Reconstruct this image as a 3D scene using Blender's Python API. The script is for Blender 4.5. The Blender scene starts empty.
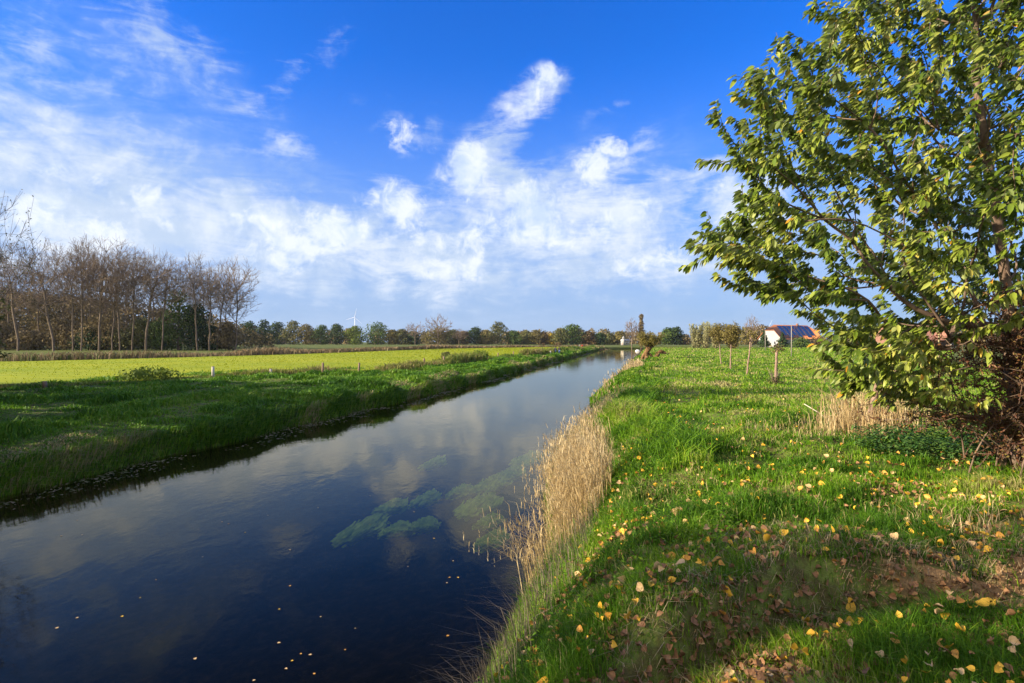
import bpy, math, random
import numpy as np
from mathutils import Vector, Euler
PI = math.pi
sc = bpy.context.scene
COL = sc.collection

# ------------------------------------------------------------------ camera, sky, sun, exposure
HAZE = .00006; F = 569.0; CX = 512.0; CY = 341.5; EYE = 4.0          # focal length in px, picture centre, eye above the water
cam = bpy.data.cameras.new('camera'); cam.lens = 20.0; cam.sensor_width = 36.0
cam.clip_start = 0.05; cam.clip_end = 20000
camo = bpy.data.objects.new('camera', cam); COL.objects.link(camo)
camo.location = (0, 0, EYE); camo.rotation_euler = (PI/2, 0, 0)
sc.camera = camo
sc.view_settings.view_transform = 'Standard'; sc.view_settings.look = 'None'
sc.view_settings.exposure = 1.15; sc.view_settings.gamma = 1; sc.view_settings.use_curve_mapping = False
SUN_AZ = -105.0; SUN_EL = 21.0                          # degrees; azimuth from +Y towards +X
def todir(az, el):
    a = math.radians(az); e = math.radians(el)
    return Vector((math.sin(a)*math.cos(e), math.cos(a)*math.cos(e), math.sin(e)))
sl = bpy.data.lights.new('sun', 'SUN'); sl.energy = 5.0; sl.angle = math.radians(0.5); sl.color = (1.0, 0.87, 0.66)
so = bpy.data.objects.new('sun', sl); COL.objects.link(so)
so.rotation_euler = todir(SUN_AZ, SUN_EL).to_track_quat('Z', 'Y').to_euler()

class NT:
    def __init__(s, nt): s.nt = nt
    def n(s, t, **k):
        d = s.nt.nodes.new(t)
        for a, v in k.items(): setattr(d, a, v)
        return d
    def l(s, a, b): s.nt.links.new(a, b)
    def put(s, sock, v):
        if isinstance(v, bpy.types.NodeSocket): s.l(v, sock)
        else: sock.default_value = v
    def m(s, op, a, b=0.0, c=None, clamp=False):
        d = s.n('ShaderNodeMath', operation=op); d.use_clamp = clamp
        s.put(d.inputs[0], a); s.put(d.inputs[1], b)
        if c is not None: s.put(d.inputs[2], c)
        return d.outputs[0]
    def v(s, op, a, b=(0, 0, 0)):
        d = s.n('ShaderNodeVectorMath', operation=op)
        s.put(d.inputs[0], a); s.put(d.inputs[1], b)
        return d.outputs['Value'] if op == 'DOT_PRODUCT' else d.outputs[0]
    def mr(s, x, a, b, c, d, smooth=True):
        k = s.n('ShaderNodeMapRange'); k.interpolation_type = 'SMOOTHSTEP' if smooth else 'LINEAR'
        s.put(k.inputs[0], x)
        for i, q in enumerate((a, b, c, d)): s.put(k.inputs[i+1], q)
        return k.outputs[0]
    def noise(s, vec, scale, detail=4, rough=.55, dist=0.0):
        k = s.n('ShaderNodeTexNoise')
        if vec is not None: s.put(k.inputs['Vector'], vec)
        k.inputs['Scale'].default_value = scale; k.inputs['Detail'].default_value = detail
        k.inputs['Roughness'].default_value = rough; k.inputs['Distortion'].default_value = dist
        return k.outputs['Fac']
    def mix(s, f, a, b, blend='MIX'):
        k = s.n('ShaderNodeMix', data_type='RGBA'); k.blend_type = blend
        s.put(k.inputs[0], f)
        s.put(k.inputs[6], a if isinstance(a, bpy.types.NodeSocket) or len(a) == 4 else (*a, 1))
        s.put(k.inputs[7], b if isinstance(b, bpy.types.NodeSocket) or len(b) == 4 else (*b, 1))
        return k.outputs[2]

w = bpy.data.worlds.new('World'); sc.world = w; w.use_nodes = True
W = NT(w.node_tree); w.node_tree.nodes.clear()
sky = W.n('ShaderNodeTexSky', sky_type='NISHITA'); sky.sun_disc = False
sky.sun_elevation = math.radians(SUN_EL); sky.sun_rotation = math.radians(SUN_AZ)
sky.altitude = 0; sky.air_density = 1.0; sky.dust_density = 0.3; sky.ozone_density = 3.0
tc = W.n('ShaderNodeTexCoord'); D = W.v('NORMALIZE', tc.outputs['Generated'])
sep = W.n('ShaderNodeSeparateXYZ'); W.l(D, sep.inputs[0]); DZ = sep.outputs[2]
hs = W.n('ShaderNodeHueSaturation'); hs.inputs['Saturation'].default_value = 1.38; hs.inputs['Value'].default_value = 1.0
W.l(sky.outputs[0], hs.inputs['Color'])
skyc = W.mix(1.0, hs.outputs[0], (0.50, 0.83, 1.45), 'MULTIPLY')
# pale air low over the horizon
lowf = W.mr(DZ, 0.0, 0.46, 1.0, 0.0)
skyc = W.mix(W.m('MULTIPLY', lowf, 0.85), skyc, (1.55, 2.2, 3.65))
# clouds, laid out by direction
def pdir(px, py):
    return Vector((px-CX, F, CY-py)).normalized()
blobs = [ # px, py, half length, half height, tilt (deg, + rises to the right), weight
 (40,150,260,85,-12,.62),(150,40,150,65,-20,.40),(130,225,125,48,3,.95),(270,222,120,44,-5,.80),
 (285,78,95,20,38,.42),(300,148,130,16,6,.42),(402,128,48,42,-20,.52),(398,200,40,34,0,.66),
 (528,103,62,25,38,.70),(487,158,62,30,30,.66),(590,168,90,28,24,.60),(520,200,110,50,5,.75),
 (430,262,330,46,0,.62),(640,230,170,56,8,.62),(722,163,70,14,18,.50),(752,205,70,42,10,.72),
 (60,270,200,50,0,.55),(620,105,60,10,12,.28),(20,60,90,40,-30,.35),
 (-250,150,260,120,0,.60),(1150,190,260,70,0,.55)]
cumulus = [(100,225,80,30,6,1),(165,212,50,24,-4,.8),(285,228,66,28,-8,.95),(345,232,60,24,0,.8),(398,208,38,26,0,.9),(440,240,60,24,0,.7),(476,172,42,30,35,.9),(528,100,48,20,40,.8),
 (596,163,62,20,28,.85),(515,205,75,40,8,1),(745,212,50,34,12,1),(650,262,60,18,5,.75),(455,268,60,14,0,.7),(400,130,26,24,-20,.7),(250,262,70,16,0,.6),(600,225,70,24,10,.7),(60,165,60,14,-10,.5)]
blobs_all = [(blobs, 0), (cumulus, 1)]; tots = []
for bl_, which in blobs_all:
  tot = None
  for px, py, ra, rb, tl, wt in bl_:
      c = pdir(px, py); t = math.radians(tl)
      A = pdir(px+ra*math.cos(t), py-ra*math.sin(t)) - c; B = pdir(px-rb*math.sin(t), py-rb*math.cos(t)) - c
      la, lb = A.length, B.length; A.normalize(); B.normalize()
      dc = W.v('SUBTRACT', D, tuple(c))
      u = W.v('DOT_PRODUCT', dc, tuple(A/la)); q = W.v('DOT_PRODUCT', dc, tuple(B/lb)); k = W.v('DOT_PRODUCT', dc, tuple(c*2.5))
      r2 = W.m('ADD', W.m('ADD', W.m('MULTIPLY', u, u), W.m('MULTIPLY', q, q)), W.m('MULTIPLY', k, k))
      g = W.m('MULTIPLY', W.m('EXPONENT', W.m('MULTIPLY', r2, -1.1)), wt)
      tot = g if tot is None else W.m('MAXIMUM', tot, W.m('ADD', W.m('MULTIPLY', tot, .45), g))
  tots.append(tot)
tot = tots[0]; totc = tots[1]
back = W.m('MAXIMUM', W.mr(sep.outputs[1], .25, -.25, 0, .62), W.mr(DZ, .55, .85, 0, .5))  # added cloud cover behind and overhead, out of view, for whiter fill light
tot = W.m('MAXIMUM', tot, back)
mp = W.n('ShaderNodeMapping'); W.l(D, mp.inputs[0]); mp.inputs['Rotation'].default_value = (0, math.radians(-28), 0)
mp.inputs['Scale'].default_value = (1.0, 1.0, 2.1)
n1 = W.noise(mp.outputs[0], 6.5, 10, .62, .8)
n2 = W.noise(D, 13.0, 8, .62, .2)
mp2 = W.n('ShaderNodeMapping'); W.l(D, mp2.inputs[0]); mp2.inputs['Rotation'].default_value = (0, math.radians(33), 0)
mp2.inputs['Scale'].default_value = (1.0, 1.0, 4.5)
n3 = W.noise(mp2.outputs[0], 9.0, 9, .66, 1.4)
nn = W.m('ADD', W.m('ADD', W.m('MULTIPLY', n1, .40), W.m('MULTIPLY', n2, .35)), W.m('MULTIPLY', n3, .25))
veil = None
for px, py, ra, rb, tl, wt in [(70,185,340,105,-4,1.0),(430,262,460,70,0,.85),(790,255,300,70,4,.8),(150,60,170,60,-25,.5),(560,180,170,50,12,.5)]:
    c = pdir(px, py); t = math.radians(tl)
    A = pdir(px+ra*math.cos(t), py-ra*math.sin(t)) - c; B = pdir(px-rb*math.sin(t), py-rb*math.cos(t)) - c
    la, lb = A.length, B.length; A.normalize(); B.normalize(); dc = W.v('SUBTRACT', D, tuple(c))
    u = W.v('DOT_PRODUCT', dc, tuple(A/la)); q = W.v('DOT_PRODUCT', dc, tuple(B/lb))
    r2 = W.m('ADD', W.m('ADD', W.m('MULTIPLY', u, u), W.m('MULTIPLY', q, q)), W.m('MULTIPLY', W.v('DOT_PRODUCT', dc, tuple(c*2.5)), W.v('DOT_PRODUCT', dc, tuple(c*2.5))))
    g = W.m('MULTIPLY', W.m('EXPONENT', W.m('MULTIPLY', r2, -1.0)), wt)
    veil = g if veil is None else W.m('MAXIMUM', veil, g)
va = W.m('MULTIPLY', W.mr(W.m('ADD', veil, W.m('MULTIPLY', W.m('SUBTRACT', nn, .5), 2.0)), .1, 1.05, 0, .85), W.mr(veil, .05, .35, 0, 1))
skyc = W.mix(va, skyc, (2.25, 3.1, 4.55))
cov = W.m('ADD', tot, W.m('MULTIPLY', W.m('SUBTRACT', nn, .50), 3.1))
alpha = W.mr(cov, .26, 1.0, 0.0, .92)
alpha = W.m('MULTIPLY', alpha, W.mr(tot, .03, .30, 0.0, 1.0))
shade = W.mr(W.noise(D, 7.0, 6, .6, .3), .38, .62, 0, 1)
cc = W.mix(shade, (2.9, 3.6, 4.7), (4.7, 5.0, 5.5))
skyf = W.mix(alpha, skyc, cc)
n4 = W.noise(D, 10.0, 8, .56, .15); n5 = W.noise(D, 30.0, 7, .65, .5)
covc = W.m('ADD', totc, W.m('ADD', W.m('MULTIPLY', W.m('SUBTRACT', n4, .5), 4.4), W.m('MULTIPLY', W.m('SUBTRACT', n5, .5), 2.6)))
ac = W.m('MULTIPLY', W.mr(covc, .30, 1.25, 0, .82), W.mr(totc, .1, .35, 0, 1))
skyf = W.mix(ac, skyf, W.mix(W.mr(W.m('ADD', n5, W.m('MULTIPLY', W.noise(D, 8.5, 5, .6), .8)), .72, 1.05, 0, 1), (3.5, 4.2, 5.3), (5.1, 5.35, 5.75)))
sd = todir(SUN_AZ, 12)
fill_glow = W.m('MULTIPLY', W.mr(W.v('DOT_PRODUCT', D, tuple(sd)), .35, .95, 0, 1), W.mr(sep.outputs[1], .15, -.35, 0, 1))  # added bright warm sky towards the sun, out of view, to fill shadows
skyf = W.mix(fill_glow, skyf, W.mix(W.mr(n2, .35, .65, 0, 1), (5.5, 4.9, 3.9), (10.5, 9.2, 7.2)))
skyf = W.mix(W.m('MULTIPLY', W.mr(sep.outputs[1], -.1, -.6, 0, .8), W.mr(n1, .4, .6, .4, 1)), skyf, (5.2, 4.9, 4.3))  # warm white added to the unseen sky behind the camera, also as fill
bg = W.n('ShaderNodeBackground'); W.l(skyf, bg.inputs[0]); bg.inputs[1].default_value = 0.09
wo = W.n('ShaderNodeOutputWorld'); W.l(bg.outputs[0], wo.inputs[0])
w.cycles.sampling_method = 'MANUAL'; w.cycles.sample_map_resolution = 512
sc.cycles.max_bounces = 6; sc.cycles.transparent_max_bounces = 12; sc.cycles.diffuse_bounces = 2; sc.cycles.glossy_bounces = 2
sc.cycles.transmission_bounces = 3; sc.cycles.caustics_reflective = False; sc.cycles.caustics_refractive = False

# ------------------------------------------------------------------ helpers
R = np.random.default_rng(11)
def vnoise(x, y, s=0):
    x = np.asarray(x, float); y = np.asarray(y, float)
    xi = np.floor(x); yi = np.floor(y); fx = x-xi; fy = y-yi
    fx = fx*fx*(3-2*fx); fy = fy*fy*(3-2*fy)
    def hsh(a, b):
        q = np.sin(a*127.1+b*311.7+s*74.7)*43758.5453
        return q-np.floor(q)
    return (hsh(xi, yi)*(1-fx)+hsh(xi+1, yi)*fx)*(1-fy)+(hsh(xi, yi+1)*(1-fx)+hsh(xi+1, yi+1)*fx)*fy
def fbm(x, y, s=0, o=3):
    a = 0; w_ = .5; t = 0
    for i in range(o):
        a = a+vnoise(x*2**i, y*2**i, s+i)*w_; t += w_; w_ *= .5
    return a/t
def tag(o, label=None, cat=None, group=None, kind=None):
    if label: o['label'] = label
    if cat: o['category'] = cat
    if group: o['group'] = group
    if kind: o['kind'] = kind
    return o
def empty(name, loc, label=None, cat=None, group=None):
    o = bpy.data.objects.new(name, None); COL.objects.link(o); o.location = loc; o.empty_display_size = .2
    return tag(o, label, cat, group)
def mk(name, V, Q, T, mat, parent=None, v=None, smooth=False, local=None):
    V = np.asarray(V, np.float32).reshape(-1, 3)
    if local is not None: V = V-np.asarray(local, np.float32)
    me = bpy.data.meshes.new(name)
    Q = np.zeros((0, 4), int) if Q is None else np.asarray(Q).reshape(-1, 4)
    T = np.zeros((0, 3), int) if T is None else np.asarray(T).reshape(-1, 3)
    li = np.concatenate([Q.ravel(), T.ravel()]).astype(np.int32)
    ls = np.concatenate([np.arange(len(Q))*4, len(Q)*4+np.arange(len(T))*3]).astype(np.int32)
    me.vertices.add(len(V)); me.vertices.foreach_set('co', V.ravel())
    me.loops.add(len(li)); me.loops.foreach_set('vertex_index', li)
    me.polygons.add(len(ls)); me.polygons.foreach_set('loop_start', ls)
    me.update(calc_edges=True); me.validate()
    if smooth: me.polygons.foreach_set('use_smooth', np.ones(len(me.polygons), bool))
    if v is not None and len(v) == len(me.polygons):
        a = me.attributes.new('v', 'FLOAT', 'FACE'); a.data.foreach_set('value', np.asarray(v, np.float32))
    me.materials.append(mat)
    o = bpy.data.objects.new(name, me); COL.objects.link(o)
    if parent: o.parent = parent
    return o
class MB:
    def __init__(s): s.V = []; s.Q = []; s.T = []; s.n = 0
    def add(s, V, Q=None, T=None):
        V = np.asarray(V, float).reshape(-1, 3)
        if Q is not None and len(Q): s.Q.append(np.asarray(Q).reshape(-1, 4)+s.n)
        if T is not None and len(T): s.T.append(np.asarray(T).reshape(-1, 3)+s.n)
        s.V.append(V); s.n += len(V); return s
    def box(s, x0, x1, y0, y1, z0, z1):
        V = [(x, y, z) for z in (z0, z1) for y in (y0, y1) for x in (x0, x1)]
        return s.add(V, [(0,2,3,1),(4,5,7,6),(0,1,5,4),(2,6,7,3),(0,4,6,2),(1,3,7,5)])
    def tube(s, P, r, k=8, cap=True):
        P = np.asarray(P, float); r = np.broadcast_to(np.asarray(r, float), (len(P),))
        T = np.gradient(P, axis=0); T /= np.linalg.norm(T, axis=1)[:, None]+1e-9
        u = np.cross(T, [0.13, 0.97, 0.2]); bad = np.linalg.norm(u, axis=1) < .15
        u[bad] = np.cross(T[bad], [1, 0, 0]); u /= np.linalg.norm(u, axis=1)[:, None]
        q = np.cross(T, u); a = np.arange(k)*2*PI/k
        V = P[:, None]+r[:, None, None]*(np.cos(a)[None, :, None]*u[:, None]+np.sin(a)[None, :, None]*q[:, None])
        V = V.reshape(-1, 3); Q = []
        for i in range(len(P)-1):
            for j in range(k):
                Q.append((i*k+j, i*k+(j+1) % k, (i+1)*k+(j+1) % k, (i+1)*k+j))
        n = len(V); V = np.vstack([V, P[:1], P[-1:]]); Tt = []
        if cap:
            b = (len(P)-1)*k
            for j in range(k): Tt += [(n, (j+1) % k, j), (n+1, b+j, b+(j+1) % k)]
        return s.add(V, Q, Tt)
    def build(s, name, mat, parent=None, smooth=False):
        return mk(name, np.vstack(s.V), np.vstack(s.Q) if s.Q else None, np.vstack(s.T) if s.T else None, mat, parent, None, smooth)

def newmat(name):
    m = bpy.data.materials.new(name); m.use_nodes = True; m.node_tree.nodes.clear()
    return m, NT(m.node_tree)
def ramp(N, fac, cols):
    r = N.n('ShaderNodeValToRGB'); N.put(r.inputs[0], fac); e = r.color_ramp.elements
    while len(e) < len(cols): e.new(.5)
    for i, c in enumerate(cols):
        e[i].position = c[0] if len(c) == 4 else i/(len(cols)-1)
        cc_ = c[1:] if len(c) == 4 else c
        e[i].color = (*cc_, 1)
    return r.outputs[0]
def solid(name, cols, rough=.8, scale=3.0, bump=0.0, metal=0.0, spec=.3, detail=5):
    m, N = newmat(name); t = N.n('ShaderNodeTexCoord')
    f = N.noise(t.outputs['Object'], scale, detail, .6)
    c = ramp(N, N.mr(f, .3, .7, 0, 1, False), cols if isinstance(cols[0], tuple) else [cols, cols])
    p = N.n('ShaderNodeBsdfPrincipled'); N.l(c, p.inputs['Base Color']); p.inputs['Roughness'].default_value = rough
    p.inputs['Metallic'].default_value = metal; p.inputs['Specular IOR Level'].default_value = spec
    if bump:
        b = N.n('ShaderNodeBump'); b.inputs['Strength'].default_value = bump; N.l(f, b.inputs['Height']); N.l(b.outputs[0], p.inputs['Normal'])
    o = N.n('ShaderNodeOutputMaterial'); N.l(p.outputs[0], o.inputs[0]); return m
def leafy(name, cols, transl=.3, rough=.6, spec=.25, nscale=None, back=None):
    """colours spread over the leaves by each leaf's own number; part of the light goes through"""
    m, N = newmat(name); a = N.n('ShaderNodeAttribute', attribute_name='v')
    f = a.outputs['Fac']
    if nscale:
        t = N.n('ShaderNodeTexCoord'); nz = N.mr(N.noise(t.outputs['Object'], nscale, 3), .3, .7, -.3, .3)
        f = N.m('ADD', f, nz, clamp=True)
    c = ramp(N, f, cols)
    if back:
        g = N.n('ShaderNodeNewGeometry'); c = N.mix(g.outputs['Backfacing'], c, N.mix(.5, c, back))
    p = N.n('ShaderNodeBsdfPrincipled'); N.l(c, p.inputs['Base Color']); p.inputs['Roughness'].default_value = rough
    p.inputs['Specular IOR Level'].default_value = spec
    tr = N.n('ShaderNodeBsdfTranslucent'); N.l(c, tr.inputs[0])
    x = N.n('ShaderNodeMixShader'); x.inputs[0].default_value = transl
    N.l(p.outputs[0], x.inputs[1]); N.l(tr.outputs[0], x.inputs[2])
    o = N.n('ShaderNodeOutputMaterial'); N.l(x.outputs[0], o.inputs[0]); return m

# ------------------------------------------------------------------ terrain
LE = np.array([(-60,-25.0),(0,-16.2),(7,-14.8),(14.6,-13.2),(24.6,-10.7),(37,-7.6),(56,-3.2),(90,3.6),(160,18.5),(268,41),(303,49),(315,62),(325,100),(345,300),(6000,17265)])
RE = np.array([(-60,-15.0),(0,-2.6),(6.5,-.55),(9.2,.15),(14.4,1.1),(25.7,3.4),(49,8.6),(80,16),(130,29),(200,45),(222,52),(245,66),(262,100),(300,300),(6000,17400)])
def XL(y): return np.interp(y, LE[:, 0], LE[:, 1])+.18*np.sin(np.asarray(y)*.9)*(np.asarray(y) < 250)+.25*(vnoise(np.asarray(y)*.35, 0, 5)-.5)
def XR(y): return np.interp(y, RE[:, 0], RE[:, 1])+.25*(vnoise(np.asarray(y)*.45, 0, 9)-.5)+np.interp(y, [9, 16, 80, 200], [0, 1.5, 3.0, 0])*(vnoise(np.asarray(y)*.13, 0, 19)-.5)
def trough(x, y):
    yt = np.interp(x, [.2, 1.14, 2.1, 3.6, 5, 9], [2.75, 3.45, 4.05, 4.35, 4.7, 5.4])+.22*(fbm(x*1.6, x*0, 31)-.5)
    return y-yt
def H(x, y):
    x = np.asarray(x, float); y = np.asarray(y, float)
    xl = XL(y); xr = XR(y); d = xl-x; e = x-xr
    lump = (fbm(x*.55, y*.55, 2)-.5)
    zl = np.interp(d, [0, .25, .7, 1.5, 4, 9, 16, 22, 60], [-.08, .34, .74, .92, 1.10, 1.26, 1.37, 1.38, 1.38])+lump*.28*np.interp(d, [0, 1, 14, 20], [.3, 1, .6, 0])
    top = np.interp(y, [-60, 6, 12, 25, 60, 400], [2.08, 2.08, 1.98, 1.66, 1.45, 1.4])
    s = np.interp(e, [0, .2, .9, 1.7, 2.6], [0, .08, .55, .93, 1.0])
    zr = -.06+(top+.06)*s
    near = np.interp(y, [10, 22], [1, 0])
    zr = zr+near*.28*np.interp(x, [3.5, 8.5], [0, 1])
    zr = zr+np.interp(e, [.5, 2], [0, 1])*(lump*np.interp(y, [2, 20, 80], [.55, .42, .15])+(fbm(x*2.2, y*2.2, 7)-.5)*.22*np.interp(y, [10, 40], [1, 0]))
    t = trough(x, y)
    tr = np.interp(t, [-.7, -.25, 0, .14, .5, 1.4, 3], [0, -.10, -.17, .19, .24, .12, 0])*np.interp(x, [.0, .8, 9, 14], [0, 1, 1, 0])
    zr = zr+tr*(y < 12)
    m = np.clip(-np.minimum(d, e), 0, None)                   # under water
    zb = -.08-np.interp(np.minimum(-d, -e), [0, .6, 2.5, 6], [0, .35, .75, 1.1])+.12*(fbm(x*.8, y*.8, 4)-.5)
    return np.where(d > 0, zl, np.where(e > 0, zr, zb))
def G(px, py):
    """point of the ground seen at a pixel"""
    z = 1.5
    for _ in range(25):
        y = F*(EYE-z)/(py-CY); x = (px-CX)/F*y; z = .5*z+.5*float(H(x, y))
    return np.array([x, y, float(H(x, y))])
def at(px, Y):
    x = (px-CX)/F*Y; return np.array([x, Y, float(H(x, Y))])
def zat(py, Y): return EYE+(CY-py)/F*Y

ys = np.concatenate([np.arange(-60, 0, 4), np.arange(0, 2, .25), np.arange(2, 8, .07), np.arange(8, 24, .22), np.arange(24, 60, .8), np.arange(60, 200, 4),
                     np.arange(200, 360, 4), [380, 420, 500, 650, 900, 1300, 2000, 3200, 6000]])
dl = np.concatenate([[0, .12, .25, .45, .7, 1, 1.5], np.arange(2, 24, .6), [26, 30, 36, 45, 60, 80, 110, 160, 250, 400, 800, 2000, 6000]])
el = np.concatenate([np.arange(0, 11, .09), np.arange(11, 30, .7), [32, 36, 42, 50, 65, 90, 130, 200, 350, 700, 1500, 3000, 7000]])
mid = np.linspace(0, 1, 26)[1:-1]
YY = ys[:, None]
xl = XL(ys)[:, None]; xr = XR(ys)[:, None]
XX = np.concatenate([xl-dl[::-1][None], xl+(xr-xl)*mid[None], xr+el[None]], axis=1)
YYb = np.broadcast_to(YY, XX.shape)
ZZ = H(np.where(XX < xl+1e-9, np.minimum(XX, xl-1e-6), XX), YYb)
ny, nx = XX.shape
idx = np.arange(ny*nx).reshape(ny, nx)
Q = np.stack([idx[:-1, :-1], idx[:-1, 1:], idx[1:, 1:], idx[1:, :-1]], -1).reshape(-1, 4)
cxm = XX[:-1, :-1]; cym = YYb[:-1, :-1]
tt = trough(cxm, cym)
bare = np.clip(1-np.abs(tt-.06)/.15, 0, 1)*(cym < 8)*np.interp(cxm, [1.7, 3.2], [0, 1])*np.clip(.45+1.1*fbm(cxm*1.7, cym*1.7, 66), 0, 1)
bare = np.maximum(bare, np.clip(1-np.hypot((cxm-4.9)/.9, (cym-5.35)/.5), 0, 1)*1.6*(vnoise(cxm*3, cym*3, 3)))
bed = (cxm >= XL(cym)-.05) & (cxm <= XR(cym)+.12)
v = np.clip(np.where(bed, 1.0, bare*.5), 0, 1).ravel()
gm, N = newmat('ground_grass')
t = N.n('ShaderNodeTexCoord'); O = t.outputs['Object']; at_ = N.n('ShaderNodeAttribute', attribute_name='v').outputs['Fac']
a1 = N.noise(O, .35, 6, .6); a2 = N.noise(O, 5.0, 6, .65); a3 = N.noise(O, 26.0, 4, .6)
gc = ramp(N, N.mr(a1, .3, .7, 0, 1), [(.085, .14, .020), (.13, .19, .028), (.17, .21, .045)])
gc = N.mix(N.mr(a2, .38, .60, 0, .85), gc, (.085, .065, .028))
soil = ramp(N, a3, [(.13, .065, .025), (.34, .20, .09), (.50, .33, .16)])
gc = N.mix(N.mr(N.m('ADD', at_, N.m('MULTIPLY', N.m('SUBTRACT', a2, .5), .35)), .26, .42, 0, 1), gc, soil)
gc = N.mix(N.mr(at_, .8, .95, 0, 1), gc, ramp(N, a2, [(.010, .007, .004), (.030, .019, .010), (.085, .050, .026)]))
p = N.n('ShaderNodeBsdfPrincipled'); N.l(gc, p.inputs['Base Color']); p.inputs['Roughness'].default_value = .95; p.inputs['Specular IOR Level'].default_value = .1
b = N.n('ShaderNodeBump'); b.inputs['Strength'].default_value = .6; b.inputs['Distance'].default_value = .05
N.l(N.m('ADD', a2, a3), b.inputs['Height']); N.l(b.outputs[0], p.inputs['Normal'])
o = N.n('ShaderNodeOutputMaterial'); N.l(p.outputs[0], o.inputs[0])
tag(mk('ground', np.stack([XX, YYb, ZZ], -1), Q, None, gm, v=v, smooth=True), kind='structure')

# ------------------------------------------------------------------ river surface
wm, N = newmat('river_water')
t = N.n('ShaderNodeTexCoord'); O = t.outputs['Object']
mpn = N.n('ShaderNodeMapping'); N.l(O, mpn.inputs[0]); mpn.inputs['Rotation'].default_value = (0, 0, .18); mpn.inputs['Scale'].default_value = (1.0, .55, 1)
r1 = N.noise(mpn.outputs[0], 1.3, 3, .5, .4); r2 = N.noise(mpn.outputs[0], 6.0, 3, .55, .5); r3 = N.noise(O, .25, 2, .5)
hgt = N.m('ADD', N.m('MULTIPLY', r1, .55), N.m('MULTIPLY', N.m('MULTIPLY', r2, .16), N.mr(r3, .4, .6, .3, 1.3)))
b = N.n('ShaderNodeBump'); b.inputs['Strength'].default_value = .35; b.inputs['Distance'].default_value = .035; N.l(hgt, b.inputs['Height'])
fr = N.n('ShaderNodeFresnel'); fr.inputs[0].default_value = 1.33; N.l(b.outputs[0], fr.inputs['Normal'])
gl = N.n('ShaderNodeBsdfGlossy'); gl.inputs['Roughness'].default_value = .035; gl.inputs[0].default_value = (.95, .88, .72, 1); N.l(b.outputs[0], gl.inputs['Normal'])
tr = N.n('ShaderNodeBsdfTransparent'); tr.inputs[0].default_value = (.80, .83, .62, 1)
x = N.n('ShaderNodeMixShader'); N.l(N.m('MULTIPLY_ADD', fr.outputs[0], 1.07, -.044, True), x.inputs[0]); N.l(tr.outputs[0], x.inputs[1]); N.l(gl.outputs[0], x.inputs[2])
o = N.n('ShaderNodeOutputMaterial'); N.l(x.outputs[0], o.inputs[0])
yw = ys[ys <= 2000]; k = np.linspace(-.35, 1.0, 9)
a = XL(yw)[:, None]-.4; bb = XR(yw)[:, None]+.5
XW = a+(bb-a)*np.linspace(0, 1, 8)[None]; YW = np.broadcast_to(yw[:, None], XW.shape)
iw = np.arange(XW.size).reshape(XW.shape)
tag(mk('river_water', np.stack([XW, YW, XW*0], -1), np.stack([iw[:-1, :-1], iw[:-1, 1:], iw[1:, 1:], iw[1:, :-1]], -1), None, wm), kind='structure')

# ------------------------------------------------------------------ bright field, path
border_px = [(0,388),(60,386),(120,383),(160,380),(213,376),(271,373.8),(322,373.2),(359,372.6),(400,369.3),(440,364.8),(480,360.6),(520,356.6),(550,353.4),(579,349.8),(592,348.2)]
border = [G(*p_)[:2] for p_ in border_px]
border = np.array([(-300, 30), (-120, 31), (-60, 33)]+[tuple(p_) for p_ in border])
ditch_px = [(0,362),(100,359.5),(200,357),(300,354),(380,351),(430,349),(500,347.8),(560,347),(588,346.8)]
dt = []
for px, py in ditch_px:
    Y = F*(EYE-1.4)/(py-CY); dt.append(((px-CX)/F*Y, Y))
ditch = np.array([(-420, 50), (-200, 60), (-115, 68)]+dt)
def resample(P, n):
    s = np.concatenate([[0], np.cumsum(np.linalg.norm(np.diff(P, axis=0), axis=1))]); q = np.linspace(0, s[-1], n)
    return np.stack([np.interp(q, s, P[:, 0]), np.interp(q, s, P[:, 1])], -1)
Bq = resample(border, 160); Dq = resample(ditch, 160); ns = 20
Fp = np.stack([Bq[:, None]*(1-f)+Dq[:, None]*f for f in np.linspace(0, 1, ns)], 1)[:, :, 0]
FZ = 1.44
Vf = np.concatenate([Fp, np.full(Fp.shape[:2]+(1,), FZ)], -1); ii = np.arange(160*ns).reshape(160, ns)
fm, N = newmat('young_crop')
t = N.n('ShaderNodeTexCoord'); O = t.outputs['Object']
mq = N.n('ShaderNodeMapping'); N.l(O, mq.inputs[0]); mq.inputs['Scale'].default_value = (.25, 1.6, 1)
c = ramp(N, N.mr(N.noise(O, .08, 5), .3, .7, 0, 1), [(.23, .28, .010), (.30, .33, .014), (.36, .36, .022)])
c = N.mix(N.mr(N.noise(mq.outputs[0], 1.0, 6, .65), .44, .66, 0, .6), c, (.15, .22, .02))
p = N.n('ShaderNodeBsdfPrincipled'); N.l(c, p.inputs['Base Color']); p.inputs['Roughness'].default_value = .9; p.inputs['Specular IOR Level'].default_value = .1
o = N.n('ShaderNodeOutputMaterial'); N.l(p.outputs[0], o.inputs[0])
tag(mk('field', Vf, np.stack([ii[:-1, :-1], ii[1:, :-1], ii[1:, 1:], ii[:-1, 1:]], -1), None, fm), kind='structure')
seg = border[9:]; pq = resample(seg, 120); tg = np.gradient(pq, axis=0); tg /= np.linalg.norm(tg, axis=1)[:, None]; nr = np.stack([tg[:, 1], -tg[:, 0]], -1)
pv = []
for off in (1.1, 1.6, 2.1): 
    q = pq+nr*off; pv.append(np.concatenate([q, (H(q[:, 0], q[:, 1])+.03)[:, None]], 1))
pv = np.stack(pv, 1); ii = np.arange(360).reshape(120, 3)
pathm = solid('trodden_path', [(.10, .085, .04), (.22, .18, .11)], .95, .8)
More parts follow.
